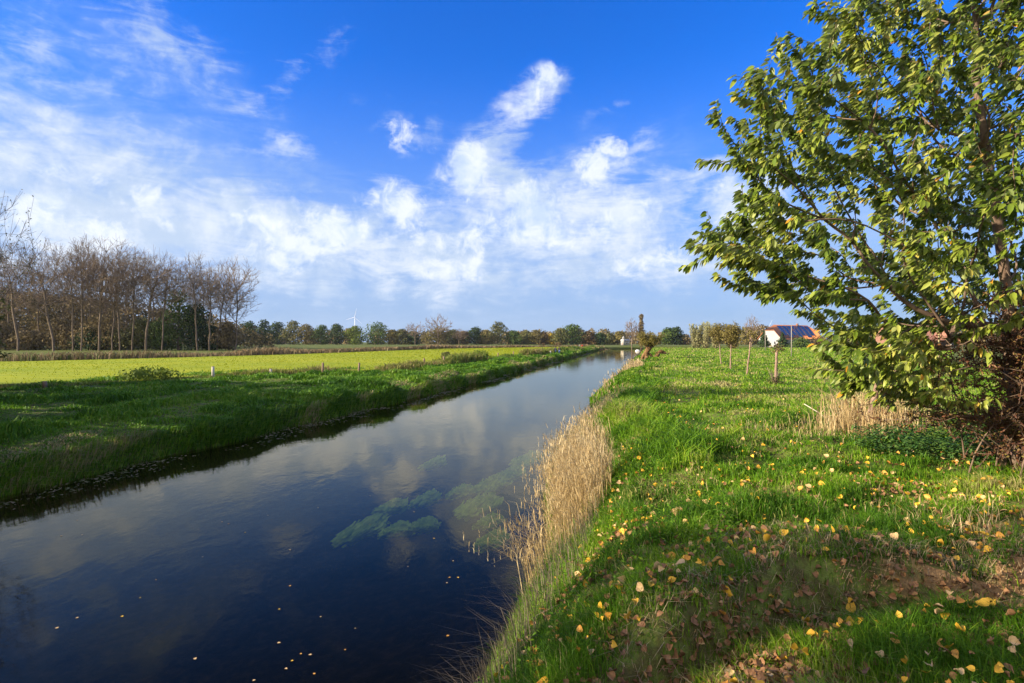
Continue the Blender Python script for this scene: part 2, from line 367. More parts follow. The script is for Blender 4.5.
tag(mk('path', pv, np.stack([ii[:-1, :-1], ii[:-1, 1:], ii[1:, 1:], ii[1:, :-1]], -1), None, pathm), kind='structure')

# ------------------------------------------------------------------ grass, reeds and other ground cover
def blades(P, h, wd, lean, v, az=None, bend=.35):
    n = len(P); h = np.broadcast_to(h, n); wd = np.broadcast_to(wd, n)
    a = R.uniform(0, 2*PI, n) if az is None else az
    side = np.stack([np.cos(a), np.sin(a), a*0], -1)*wd[:, None]*.5
    L = np.concatenate([lean, np.zeros((n, 1))], 1)
    up = np.array([0, 0, 1.0])
    c1 = P+up*(h*.55)[:, None]+L*(h*bend*.5)[:, None]
    ln = np.linalg.norm(lean, axis=1)
    c2 = P+up*(h*(1-.35*np.minimum(ln, 1.4)))[:, None]+L*h[:, None]
    V = np.stack([P-side, P+side, c1-side*.9, c1+side*.9, c2], 1)
    k = np.arange(n)[:, None]*5
    return V.reshape(-1, 3), np.concatenate([k, k+1, k+3, k+2], 1), np.concatenate([k+2, k+3, k+4], 1), np.concatenate([v, v])
def scatter_ring(y0, y1, n, side, xmax_k=1.02, xpad=1.5):
    """points with density falling as 1/Y, right or left of the river"""
    y = np.exp(R.uniform(np.log(y0), np.log(y1), n))
    if side > 0:
        lo = XR(y)+.05; hi = np.maximum(lo+1, y*.93+xpad)
    else:
        hi = XL(y)-.05; lo = np.minimum(hi-.5, np.interp(y, border[3:, 1], border[3:, 0])) 
    x = lo+(hi-lo)*R.uniform(0, 1, n)
    return x, y
WIND = np.array([-.25, .05])
# right-hand meadow grass
gmat = leafy('grass_blades', [(.04, .11, .006), (.08, .19, .008), (.14, .29, .012), (.25, .36, .02), (.42, .36, .15)], .38, .55, .2, nscale=.5)
Vs, Qs, Ts, vs = [], [], [], []; off = 0
def acc(B):
    global off
    V_, Q_, T_, v_ = B; Vs.append(V_); Qs.append(Q_+off); Ts.append(T_+off); vs.append(v_[:len(Q_)]); off += len(V_)
def flush(name, mat, label, cat):
    global Vs, Qs, Ts, vs, off
    q = np.vstack(Qs); t_ = np.vstack(Ts); vv = np.concatenate(vs)
    o = mk(name, np.vstack(Vs), q, t_, mat, v=np.concatenate([vv, vv])); tag(o, label, cat, kind='stuff')
    Vs, Qs, Ts, vs, off = [], [], [], [], 0
    return o
for (y0, y1, n) in ((1.8, 3.2, 42000), (3.2, 6, 95000), (6, 12, 95000), (12, 25, 85000), (25, 60, 75000), (60, 230, 70000)):
    x, y = scatter_ring(y0, y1, n, 1)
    if y1 > 60: x = XR(y)+.3+(y*.55)*R.uniform(0, 1, n)
    t_ = trough(x, y); e = x-XR(y)
    cl = fbm(x*1.3, y*1.3, 12); cl2 = vnoise(x*4.5, y*4.5, 13)
    keep = ~((np.abs(t_-.05) < .10+.22*(cl-.45)) & (y < 8) & (R.uniform(0, 1, n) < np.interp(x, [.6, 1.6, 2.8], [.0, .45, .8])))
    keep &= ~((np.hypot((x-4.9)/.8, (y-5.35)/.42) < .9) & (R.uniform(0, 1, n) < .8))
    keep &= R.uniform(0, 1, n) < np.clip(.15+1.4*cl+.5*(cl2-.5), .25, 1)
    x, y, cl, cl2, t_ = x[keep], y[keep], cl[keep], cl2[keep], t_[keep]
    P = np.stack([x, y, H(x, y)-.01], -1); n = len(x)
    far = np.interp(y, [2, 10, 60, 200], [1, 1.0, 1.3, 2.0])
    h = far*(.04+.36*np.clip(cl-.32, 0, 1)**1.15+.09*cl2**2)*R.uniform(.45, 1.45, n)
    h = h*np.where((t_ < 0) & (y < 6), .95, 1)
    wd = np.maximum(.0035, .0011*y)*R.uniform(.7, 1.5, n)
    ang = R.uniform(0, 2*PI, n)+3*vnoise(x*3, y*3, 21); mg = R.uniform(.15, .95, n)
    lean = np.stack([np.cos(ang), np.sin(ang)], -1)*mg[:, None]+WIND*.6
    vv = np.clip(-.12+1.0*(fbm(x*.45, y*.45, 15))+.16*(cl2-.5)+R.normal(0, .16, n)+np.interp(y, [5, 15, 40], [-.02, .12, .16]), 0, .93)
    vv = np.where(R.uniform(0, 1, n) < .04+.25*(fbm(x*.9, y*.9, 5) > .66), 1.0, vv)
    acc(blades(P, h, wd, lean, vv))
flush('grass', gmat, 'short green tufted grass covering the meadow on the near river bank', 'grass')
n = 9000; x = R.uniform(1.0, 6.5, n); tq_ = R.normal(.02, .16, n); y = np.interp(x, [.2, 1.14, 2.1, 3.6, 5, 9], [2.75, 3.45, 4.05, 4.35, 4.7, 5.4])+.22*(fbm(x*1.6, x*0, 31)-.5)+tq_
kp = fbm(x*1.7, y*1.7, 66) > .42; x, y = x[kp], y[kp]; n = len(x); P = np.stack([x, y, H(x, y)], -1)
s_c = (.004+.016*R.uniform(0, 1, n)**4)[:, None, None]; oc = np.array([(1,0,0),(0,1,0),(-1,0,0),(0,-1,0),(0,0,.8),(0,0,-.8)], float)[None]+R.normal(0, .28, (n, 6, 3))
V_ = P[:, None]+oc*s_c; k = np.arange(n)[:, None]*6
T_ = np.concatenate([k+np.array([[a, b, c]]) for a, b, c in ((0,1,4),(1,2,4),(2,3,4),(3,0,4),(1,0,5),(2,1,5),(3,2,5),(0,3,5))])
tag(mk('soil_crumbs', V_.reshape(-1, 3), None, T_, solid('crumb_soil', [(.13, .07, .03), (.42, .27, .14)], .95, 30)), 'crumbs of brown soil in the worn hollow of the near bank', 'soil', kind='stuff')
n = 5200; x = R.uniform(.6, 6.8, n); y = np.interp(x, [.2, 1.14, 2.1, 3.6, 5, 9], [2.75, 3.45, 4.05, 4.35, 4.7, 5.4])+R.normal(.1, .3, n)
P = np.stack([x, y, H(x, y)+.004], -1); ang = R.uniform(0, 2*PI, n)
acc(blades(P, R.uniform(.05, .15, n), np.full(n, .004), np.stack([np.cos(ang), np.sin(ang)], -1)*R.uniform(.9, 2.2, n)[:, None], R.uniform(.3, 1, n)))
flush('dead_grass', leafy('dead_grass', [(.16, .10, .05), (.34, .24, .13), (.5, .4, .24)], .2, .8, .1), 'matted dead grass along the worn hollow of the near bank', 'dead grass')
# broad leaves in the meadow grass (clover, dandelion, nettle)
def leaf_quads(P, Ldir, Nrm, ln, wd, fold=.25, droop=0.0):
    """six-cornered folded leaves: P base, Ldir along the leaf, Nrm roughly its normal"""
    n = len(P); Ldir = Ldir/np.linalg.norm(Ldir, axis=1)[:, None]
    S = np.cross(Ldir, Nrm); S /= np.linalg.norm(S, axis=1)[:, None]+1e-9
    Nn = np.cross(S, Ldir); ln = np.broadcast_to(ln, n)[:, None]; wd = np.broadcast_to(wd, n)[:, None]
    b0 = P; tip = P+Ldir*ln-np.array([0, 0, 1])*droop*ln
    def s_(f, sgn, wf): return P+Ldir*ln*f+S*wd*.5*wf*sgn+Nn*wd*fold*wf-np.array([0, 0, 1])*droop*ln*f*f
    V = np.stack([b0, s_(.28, 1, .9), s_(.62, 1, .8), tip, s_(.62, -1, .8), s_(.28, -1, .9)], 1)
    k = np.arange(n)[:, None]*6
    Q_ = np.concatenate([np.concatenate([k, k+1, k+2, k+3], 1), np.concatenate([k+3, k+4, k+5, k], 1)])
    return V.reshape(-1, 3), Q_
def rdir(n): 
    q = R.normal(0, 1, (n, 3)); return q/np.linalg.norm(q, axis=1)[:, None]
n = 9000; x, y = scatter_ring(7.5, 40, n, 1)
kp = (fbm(x*.8, y*.8, 44) > .55); x, y = x[kp], y[kp]; n = len(x)
P = np.stack([x, y, H(x, y)+R.uniform(.02, .12, n)], -1); Ld = rdir(n); Ld[:, 2] = np.abs(Ld[:, 2])*.5
V_, Q_ = leaf_quads(P, Ld, np.array([0, 0, 1.0])+rdir(n)*.4, np.maximum(.05, .004*y)*R.uniform(.7, 1.3, n), np.maximum(.03, .003*y))
vv = R.uniform(0, .8, n)
tag(mk('meadow_herbs', V_, Q_, None, gmat, v=np.concatenate([vv, vv])), 'low broad-leaved herbs growing among the meadow grass', 'herbs', kind='stuff')

# left bank: rough grass and herbs
lmat = leafy('bank_grass', [(.025, .08, .005), (.06, .16, .007), (.11, .25, .010), (.20, .32, .02), (.36, .29, .14)], .28, .55, .25)
for (y0, y1, n) in ((9, 25, 75000), (25, 60, 85000), (60, 130, 60000), (130, 300, 40000)):
    y = np.exp(R.uniform(np.log(y0), np.log(y1), n)); hi = XL(y)-.03
    lo = np.where(y < 34, np.maximum(-1.05*y-5, -34), np.interp(y, [34, 48, 50, 56, 60, 88, 160, 250, 300], [-30, -26, -22, -14, -13, -6, 11.5, 33, 42]))
    x = hi-(hi-lo)*R.uniform(0, 1, n)**1.3
    cl = fbm(x*.7, y*.45, 22); P = np.stack([x, y, H(x, y)-.03], -1); d = hi-x
    h = (.08+1.15*np.clip(cl-.40, 0, 1))*R.uniform(.6, 1.4, n)*np.interp(y, [10, 80, 300], [1, 1.1, 1.5])*np.interp(d, [0, 3, 12], [1.25, 1, .7])
    wd = np.maximum(.008, .0013*y)*R.uniform(.7, 1.8, n)
    ang = R.uniform(0, 2*PI, n); lean = np.stack([np.cos(ang), np.sin(ang)], -1)*R.uniform(.2, 1.0, n)[:, None]
    vv = np.clip(.05+.7*fbm(x*.5, y*.3, 24)+R.normal(0, .15, n), 0, .9)
    straw = (vnoise(x*.35, y*.12, 27) > np.interp(d, [0, .8, 2.5, 6], [.68, .62, .85, 1.1])) & (R.uniform(0, 1, n) < .5)
    acc(blades(P, h, wd, lean, np.where(straw, 1.0, vv)))
flush('bank_grass', lmat, 'rough dark green grass and nettles on the far river bank', 'grass')
# overhanging bank edge sedge, left
n = 16000; y = np.exp(R.uniform(np.log(11), np.log(290), n)); x = XL(y)-R.uniform(.0, .7, n)
P = np.stack([x, y, H(x, y)], -1); lean = np.stack([R.uniform(.3, 1.5, n), R.normal(0, .4, n)], -1)
acc(blades(P, R.uniform(.2, .5, n)*(1+.002*y), np.maximum(.01, .0012*y), lean, np.clip(R.uniform(0, .8, n)+.5*(vnoise(x, y*.2, 6) > .6), 0, 1)))
flush('edge_sedge', lmat, 'sedge hanging over the water at the far bank edge', 'sedge')
# crop blades on the bright field
cm = leafy('crop_blades', [(.19, .25, .010), (.28, .32, .014), (.36, .37, .022)], .4, .6, .15)
n = 90000; f1 = R.uniform(0, 1, n)**1.6; s_ = R.uniform(.14, 1, n); i0 = np.clip(s_*159, 0, 158.999); i1 = i0.astype(int); fr_ = (i0-i1)[:, None]
pb = Bq[i1]*(1-fr_)+Bq[i1+1]*fr_; pd = Dq[i1]*(1-fr_)+Dq[i1+1]*fr_; q = pb*(1-f1[:, None])+pd*f1[:, None]
ang = R.uniform(0, 2*PI, n)
acc(blades(np.concatenate([q, np.full((n, 1), FZ-.01)], 1), R.uniform(.05, .13, n), np.maximum(.02, .0013*q[:, 1]), np.stack([np.cos(ang), np.sin(ang)], -1)*.6, R.uniform(0, 1, n)))
flush('young_crop', cm, 'bright yellow-green young crop sprouting on the sunlit field', 'crop')

# reed belt on the near bank
rmat = leafy('dry_reed', [(.30, .20, .09), (.48, .34, .16), (.62, .47, .24), (.72, .58, .34)], .35, .6, .2)
def reeds(n, y0, y1, e0, e1, h0, h1, seed, leanx=-.35, wk=.0011, sp=1.0):
    y = np.exp(R.uniform(np.log(y0), np.log(y1), n)); e = e0+(e1-e0)*R.beta(1.6, 1.8, n)
    cl = fbm(y*.9, e*1.6, seed); kp = R.uniform(0, 1, n) < np.clip((cl-.42)*6*sp, .02, 1); y, e, cl = y[kp], e[kp], cl[kp]; n = len(y)
    x = XR(y)+e; P = np.stack([x, y, H(x, y)-.02], -1)
    lean = np.stack([np.clip(R.normal(leanx, .28, n), -.85, .6), R.normal(.02, .28, n)], -1)
    h = R.uniform(h0, h1, n)*np.clip(cl+.45, .6, 1.25); wd = np.maximum(.0045, wk*y)*R.uniform(.6, 1.3, n)
    v = np.clip(R.normal(.55, .25, n), 0, 1)
    acc(blades(P, h, wd, lean, v))
    # drooping blades off each stem
    for k in range(3):
        f = R.uniform(.3, .95, n)[:, None]; L3 = np.concatenate([lean, np.zeros((n, 1))], 1)
        b_ = P+np.array([0, 0, 1])*h[:, None]*f*.9+L3*h[:, None]*f*f*.8
        a_ = R.uniform(0, 2*PI, n); ln = R.uniform(.12, .32, n)
        l2 = np.stack([np.cos(a_), np.sin(a_)], -1)*R.uniform(.6, 1.5, n)[:, None]+np.array([-.4, 0])
        acc(blades(b_, ln, wd*.9, l2, v))
    # feathery seed heads
    tp = P+np.array([0, 0, 1])*(h*(1-.35*np.minimum(np.linalg.norm(lean, axis=1), 1.4)))[:, None]+np.concatenate([lean, np.zeros((n, 1))], 1)*h[:, None]
    sel = R.uniform(0, 1, n) < .28; tp = tp[sel]; m_ = len(tp)
    for k in range(5):
        a_ = R.uniform(0, 2*PI, m_)
        acc(blades(tp-np.array([0, 0, .03])*k, R.uniform(.04, .10, m_), wd[sel]*.75, np.stack([np.cos(a_), np.sin(a_)], -1)*.7+np.array([-.5, 0]), np.clip(v[sel]+.2, 0, 1)))
reeds(1500, 8.6, 12.0, .1, 1.35, .8, 1.3, 33, leanx=-.55, sp=2.4)
reeds(2300, 8.3, 14, .2, 1.4, .6, 1.1, 3, sp=.6)
reeds(1900, 13, 26, .1, 1.6, .35, .85, 4, sp=.5)
reeds(800, 26, 62, .0, 1.5, .35, .75, 5, sp=.35)
reeds(500, 48, 66, .1, 2.2, .5, 1.0, 15, sp=1.2)
reeds(200, 66, 120, .2, 1.8, .4, .8, 6, sp=.4)
flush('dry_reeds', rmat, 'straw-coloured dry reeds standing along the near water edge', 'reeds')
gd = leafy('dead_stems', [(.10, .08, .06), (.22, .17, .12), (.34, .27, .19)], .2, .7, .2)
for (n, y0, y1) in ((900, 3.6, 8.4),):
    y = R.uniform(y0, y1, n); e = R.uniform(.15, 1.3, n); x = XR(y)+e; P = np.stack([x, y, H(x, y)-.02], -1)
    acc(blades(P, R.uniform(.3, .75, n), np.full(n, .005), np.stack([R.normal(-.5, .4, n), R.normal(0, .35, n)], -1), R.uniform(0, 1, n)))
flush('dead_stems', gd, 'grey arching dead stems hanging over the dark water near the camera', 'dead stems')
n = 34000; y = np.exp(R.uniform(np.log(8.5), np.log(125), n)); e = R.uniform(.02, 3.0, n); x = XR(y)+e; cl = fbm(x*.6, y*.3, 52)
P = np.stack([x, y, H(x, y)-.02], -1); ang = R.uniform(0, 2*PI, n)
acc(blades(P, (.14+1.1*np.clip(cl-.35, 0, 1))*R.uniform(.6, 1.3, n), np.maximum(.010, .0015*y), np.stack([np.cos(ang), np.sin(ang)], -1)*.7+WIND, np.clip(.1+.7*fbm(x, y*.5, 53)+R.normal(0, .15, n), 0, 1)))
flush('slope_grass', gmat, 'rank green grass mixed into the reeds on the near bank slope', 'grass')
# green herbs on the slope between reeds and meadow
n = 17000; y = np.exp(R.uniform(np.log(4), np.log(110), n)); e = R.uniform(.3, 2.9, n); x = XR(y)+e
kp = fbm(x*1.2, y*.6, 51) > .42; x, y = x[kp], y[kp]; n = len(x)
P = np.stack([x, y, H(x, y)+R.uniform(0, .22, n)*(.5+vnoise(x*2, y*2, 8))], -1); Ld = rdir(n); Ld[:, 2] *= .5
V_, Q_ = leaf_quads(P, Ld, np.array([0, 0, 1.0])+rdir(n)*.6, np.maximum(.035, .0035*y)*R.uniform(.7, 1.4, n), np.maximum(.016, .0022*y))
vv = np.clip(R.uniform(0, .6, n)+.2*vnoise(x, y, 3), 0, .85)
tag(mk('bank_herbs', V_, Q_, None, gmat, v=np.concatenate([vv, vv])), 'green nettles and herbs behind the dry reeds on the near bank', 'herbs', kind='stuff')
# nettle patch by the brown bush
n = 9000; c0 = G(958, 452); a_ = R.uniform(0, 2*PI, n); r_ = np.sqrt(R.uniform(0, 1, n)); x = c0[0]+.6+np.cos(a_)*r_*2.3; y = c0[1]+np.sin(a_)*r_*1.1
P = np.stack([x, y, H(x, y)+R.uniform(.02, .38, n)*(.4+.8*vnoise(x*2, y*2, 18))], -1); Ld = rdir(n); Ld[:, 2] *= .4
V_, Q_ = leaf_quads(P, Ld, np.array([0, 0, 1.0])+rdir(n)*.5, R.uniform(.05, .09, n), R.uniform(.025, .045, n))
nm = leafy('nettle', [(.03, .08, .02), (.06, .14, .03), (.12, .2, .04)], .25, .55, .2)
vv = R.uniform(0, 1, n)
tag(mk('nettles', V_, Q_, None, nm, v=np.concatenate([vv, vv])), 'dark green nettles in front of the red-brown bush', 'nettles', kind='stuff')
# dry tall grass round the pale sapling
for (cx_, cy_, n, rx, ry, h0, h1) in ((868, 431, 520, .95, .9, .35, .8), (852, 424, 150, .5, .6, .9, 1.25), (893, 425, 110, .6, .5, .8, 1.2), (812, 432, 420, 1.8, 1.0, .12, .3), (935, 520, 500, 1.2, .9, .08, .22)):
    c0 = G(cx_, cy_); x = c0[0]+R.normal(0, rx*.5, n); y = c0[1]+R.normal(0, ry*.5, n)
    P = np.stack([x, y, H(x, y)-.01], -1)
    acc(blades(P, R.uniform(h0, h1, n), np.full(n, .009 if h1 < .4 else .014), np.stack([R.normal(-.1, .4, n), R.normal(0, .4, n)], -1), np.clip(R.normal(.55, .25, n), 0, 1)))
flush('dry_stalks', rmat, 'dry straw-coloured stalks around the pale sapling in the meadow', 'dry grass')
# weeds along the field edge and the ditch
hm = leafy('edge_weeds', [(.05, .10, .02), (.10, .17, .025), (.20, .22, .04), (.26, .19, .09)], .3, .6, .2)
n = 42000; e_ = resample(border[3:], 600); k = R.integers(0, 599, n); q = e_[k]+R.normal(0, .55, (n, 2))
lump = fbm(k*.06, k*0, 61)**1.5; hh = (.25+2.8*np.clip(lump-.18, 0, .35))*R.uniform(.25, 1.15, n)
bump_ = np.exp(-((k-175)/42.0)**2)*.0
hh = hh*np.interp(k, [0, 35, 50, 75, 110, 600], [.35, .3, .6, 1.0, 1.2, 1.35])
P = np.concatenate([q, (np.maximum(H(q[:, 0], q[:, 1]), 1.2)-.02)[:, None]], 1); ang = R.uniform(0, 2*PI, n)
acc(blades(P, hh, np.maximum(.03, .0014*q[:, 1]), np.stack([np.cos(ang), np.sin(ang)], -1)*R.uniform(.1, .8, n)[:, None], np.clip(.15+.7*vnoise(k*.05, k*0, 9)+R.normal(0, .18, n), 0, 1)))
flush('field_edge_weeds', hm, 'tall green and brown weeds along the edge of the bright field', 'weeds')
dm = leafy('ditch_reed', [(.10, .12, .04), (.17, .13, .07), (.26, .18, .10), (.30, .24, .13)], .25, .7, .15)
n = 26000; e_ = resample(ditch, 900); k = R.integers(60, 899, n); wdt = R.uniform(-.5, 7.5, n)
q = e_[k]+np.stack([R.normal(0, .8, n), wdt], -1); hh = R.uniform(.5, 1.35, n)*(.7+.9*vnoise(k*.05, k*0, 3))
P = np.concatenate([q, np.full((n, 1), 1.36)], 1); ang = R.uniform(0, 2*PI, n)
acc(blades(P, hh, .002*q[:, 1]*R.uniform(.6, 1.3, n), np.stack([np.cos(ang), np.sin(ang)], -1)*.4, np.clip(.05+.8*vnoise(k*.02, wdt*.4, 4)+R.normal(0, .2, n), 0, 1)))
flush('ditch_reeds', dm, 'brown reeds along the ditch behind the bright field', 'reeds')
n = 5000; x = R.uniform(40, 130, n); y = R.uniform(262, 300, n)+x*.1
P = np.stack([x, y, H(x, y)], -1)
acc(blades(P, R.uniform(.5, 1.2, n), np.full(n, .6), R.normal(0, .3, (n, 2)), R.uniform(.3, 1, n)))
flush('bend_reeds', dm, 'low brown reeds on the bank where the river bends away', 'reeds')

n = 2600; y = np.exp(R.uniform(np.log(12), np.log(200), n)); dd = np.abs(R.normal(0, .75, n))+.05
kp = fbm(y*.28, dd*.8, 71) > .52; y, dd = y[kp], dd[kp]; n = len(y)
P = np.stack([XL(y)+dd, y, np.full(n, .003)+R.uniform(0, .004, n)], -1); Ld = rdir(n); Ld[:, 2] = 0; Ld[:, 1] *= 2
V_, Q_ = leaf_quads(P, Ld, np.array([0, 0, 1.0])+rdir(n)*.02, np.maximum(.07, .005*y)*R.uniform(.5, 1.6, n), np.maximum(.03, .003*y)*R.uniform(.6, 1.4, n), .02)
v_ = R.uniform(0, 1, n)
tag(mk('floating_scum', V_, Q_, None, leafy('scum', [(.10, .13, .03), (.22, .20, .08), (.34, .26, .14)], .1, .7), v=np.concatenate([v_, v_])), 'thin line of floating weed and debris along the far bank', 'floating debris', kind='stuff')

# ------------------------------------------------------------------ trees
def grow(rng, trunk, targets, step, rtip, r0, k_h=1.0, k_v=.45, curve=.22, wob=.05, k_p=.30):
    pos = [np.array(p_) for p_ in trunk]; par = [-1]+list(range(len(trunk)-1))
    start = max(1, len(trunk)//3)
    c0 = pos[start]; targets = targets[np.argsort(np.linalg.norm(targets-c0, axis=1))]
    P = np.zeros((len(trunk)+len(targets)*9+10, 3)); P[:len(pos)] = pos; n = len(pos); nt0 = n
    PL = np.zeros(len(P)); PL[start:n] = np.arange(n-start)*np.linalg.norm(pos[-1]-pos[-2])*.8
    par = par+[0]*(len(P)-n); ends = []
    for t_ in targets:
        d_ = t_-P[start:n]; dz = d_[:, 2]; cost = np.hypot(d_[:, 0], d_[:, 1])*k_h+np.where(dz > 0, dz*k_v, -dz*2.2)+PL[start:n]*k_p
        j = int(np.argmin(cost))+start; a_ = P[j]; L = np.linalg.norm(t_-a_)
        if L < step*.25: continue
        pdv = P[j]-P[par[j]]; pdv = pdv/(np.linalg.norm(pdv)+1e-9)
        c_ = a_+pdv*L*curve+(t_-a_)*.2+rng.normal(0, wob*L, 3)
        m_ = int(np.clip(round(L/step), 1, 8)); last = j
        for s in range(1, m_+1):
            f = s/m_; P[n] = a_*(1-f)**2+c_*2*f*(1-f)+t_*f*f; par[n] = last; PL[n] = PL[last]+L/m_; last = n; n += 1
        ends.append(last)
    P = P[:n]; par = np.array(par[:n]); cnt = np.zeros(n); hasc = np.zeros(n, bool); hasc[par[1:]] = True
    cnt[~hasc] = 1
    for i in range(n-1, 0, -1): cnt[par[i]] += cnt[i]
    big = np.full(n, -1)
    for i in range(1, n):
        if big[par[i]] < 0 or cnt[i] > cnt[big[par[i]]]: big[par[i]] = i
    mv = np.where((big >= 0) & (np.arange(n) >= nt0))[0]
    for _ in range(4): P[mv] = P[mv]*.4+(P[par[mv]]+P[big[mv]])*.3
    ex = math.log(r0/rtip)/math.log(max(cnt.max(), 2)); rad = rtip*cnt**ex
    return P, par, rad, np.array(ends)
def seg_mesh(P, par, rad, sel, k=5):
    i = np.where(sel)[0]; i = i[i > 0]; A = P[par[i]]; B = P[i]; d_ = B-A; L = np.linalg.norm(d_, axis=1)[:, None]+1e-9; d_ = d_/L
    u = np.cross(d_, [.2, .9, .3]); u /= np.linalg.norm(u, axis=1)[:, None]+1e-9; w_ = np.cross(d_, u)
    bm = {}
    for q0 in i:
        if par[q0] not in bm or rad[q0] > rad[bm[par[q0]]]: bm[par[q0]] = q0
    lead = np.array([bm[par[q0]] == q0 for q0 in i]); ra = np.where(lead, rad[par[i]], np.minimum(rad[par[i]], rad[i]*1.35))[:, None, None]; rb = rad[i][:, None, None]; a = np.arange(k)*2*PI/k
    ring = np.cos(a)[None, :, None]*u[:, None]+np.sin(a)[None, :, None]*w_[:, None]
    A2 = A-d_*ra[:, :, 0]*.3
    V = np.concatenate([A2[:, None]+ring*ra, B[:, None]+ring*rb], 1)
    o_ = np.arange(len(i))[:, None]*2*k; Q_ = []
    for j in range(k): Q_.append(np.concatenate([o_+j, o_+(j+1) % k, o_+k+(j+1) % k, o_+k+j], 1))
    return V.reshape(-1, 3), np.stack(Q_, 1).reshape(-1, 4)
bark = solid('bark_grey', [(.09, .07, .05), (.20, .16, .115)], .9, 4, .5)
bark_far = solid('bark_far', [(.10, .075, .055), (.22, .165, .12)], .95, .5)
twigm = solid('twigs', [(.16, .115, .08), (.27, .20, .14)], .95, 1.0)
bark_pale = solid('bark_pale', [(.17, .10, .07), (.36, .25, .19)], .9, 9, .3)
bark_orange = solid('bark_orange', [(.035, .02, .01), (.27, .15, .06)], .9, 3.5, 1.0)
def ell(rng, n, c, r, shell=.45):
    q = rng.normal(0, 1, (n, 3)); q /= np.linalg.norm(q, axis=1)[:, None]; q *= (rng.uniform(0, 1, n)**shell)[:, None]
    return np.array(c)+q*np.array(r)
def bare_tree(px, bpy_, top, wpx, label, Y=None, lean=0.0, fork=.35, r0=None, n=330, name='bare_tree', group='bare trees in front of the wood', twigs=4, rt=None, kv=.45, cat='tree'):
    base = at(px, Y) if Y else G(px, bpy_); Y = base[1]; m = Y/F
    ht = zat(top, Y)-base[2]; wr = wpx*m/2; rng = np.random.default_rng(abs(int(px*10))+7)
    e = empty(name, base, label, cat, group); lx = lean*m
    tz = np.linspace(0, ht*.62, 7); trunk = np.stack([lx*(tz/ht)**1.2+rng.normal(0, .004*ht, 7), rng.normal(0, .004*ht, 7), tz], -1)
    tg_ = ell(rng, n, (lx*.8, 0, ht*(fork+1)/2), (wr, wr*.9, ht*(1-fork)/2), .42)
    tg_[:, 0] += lx*.25*(tg_[:, 2]/ht-.6)
    rt = rt or .00018*Y
    P, par, rad, ends = grow(rng, trunk, tg_, ht*.05, rt*1.1, r0 or ht*.017, k_v=kv*2.0, k_h=1.0, k_p=.6, curve=.25)
    # fine twigs at every end
    ti = np.repeat(ends, twigs); nt_ = len(ti); dv = P[ti]-P[par[ti]]; dv /= np.linalg.norm(dv, axis=1)[:, None]+1e-9
    dv = dv+rng.normal(0, .55, (nt_, 3))+np.array([0, 0, .25]); tips = P[ti]+dv*rng.uniform(.02, .055, nt_)[:, None]*ht
    P2 = np.vstack([P, tips]); par2 = np.concatenate([par, ti]); rad2 = np.concatenate([rad, np.full(nt_, rt*.8)])
    thr = rt*3.0
    V_, Q_ = seg_mesh(P2, par2, rad2, rad2 > thr, 5); mk('trunk', V_, Q_, None, bark_far, e, smooth=True)
    V_, Q_ = seg_mesh(P2, par2, rad2, rad2 <= thr, 3); mk('crown', V_, Q_, None, twigm, e)
    return e
def crown_faces(rng, blobs_, n, size, outward=1.0):
    w_ = np.array([b_[1][0]*b_[1][2] for b_ in blobs_]); w_ = w_/w_.sum(); k = rng.choice(len(blobs_), n, p=w_)
    C = np.array([b_[0] for b_ in blobs_])[k]; Rr = np.array([b_[1] for b_ in blobs_])[k]
    q = rng.normal(0, 1, (n, 3)); q /= np.linalg.norm(q, axis=1)[:, None]; rr = rng.uniform(.55, 1.08, n)
    rr = np.where(rng.uniform(0, 1, n) < .12, rr*1.12, rr)
    P = C+q*rr[:, None]*Rr; nm_ = q*outward+rng.normal(0, .55, (n, 3)); nm_ /= np.linalg.norm(nm_, axis=1)[:, None]
    u = np.cross(nm_, rng.normal(0, 1, (n, 3))); u /= np.linalg.norm(u, axis=1)[:, None]; w2 = np.cross(nm_, u)
    s = size*rng.uniform(.5, 1.4, n)[:, None]
    V = np.stack([P-u*s, P-w2*s*.7, P+u*s, P+w2*s*.7], 1)
    vb = rng.uniform(-.22, .22, len(blobs_))[k]
    return V.reshape(-1, 3), np.arange(4*n).reshape(n, 4), np.clip(.5+vb+rng.normal(0, .2, n), 0, 1)
LM = {
 'dark': leafy('foliage_dark_green', [(.020, .040, .015), (.040, .070, .022), (.07, .105, .03)], .2, .7, .15),
 'green': leafy('foliage_green', [(.04, .075, .018), (.075, .12, .025), (.12, .165, .035)], .22, .7, .15),
 'bright': leafy('foliage_bright_green', [(.07, .11, .018), (.12, .17, .025), (.18, .22, .035)], .25, .7, .15),
 'olive': leafy('foliage_olive', [(.07, .08, .03), (.12, .125, .04), (.17, .16, .055)], .22, .7, .15),
 'ochre': leafy('foliage_ochre', [(.11, .09, .03), (.18, .15, .045), (.27, .22, .07)], .25, .7, .15),
 'russet': leafy('foliage_russet', [(.09, .06, .03), (.15, .10, .045), (.22, .15, .06)], .22, .7, .15),
 'yellow': leafy('foliage_yellow', [(.25, .16, .02), (.38, .27, .03), (.48, .36, .05)], .3, .7, .15),
 'willow': leafy('foliage_silver_willow', [(.22, .22, .10), (.34, .33, .16), (.46, .43, .22)], .3, .6, .2),
 'haze': leafy('foliage_brown', [(.12, .095, .045), (.20, .15, .075), (.28, .21, .10)], .2, .8, .1),
}
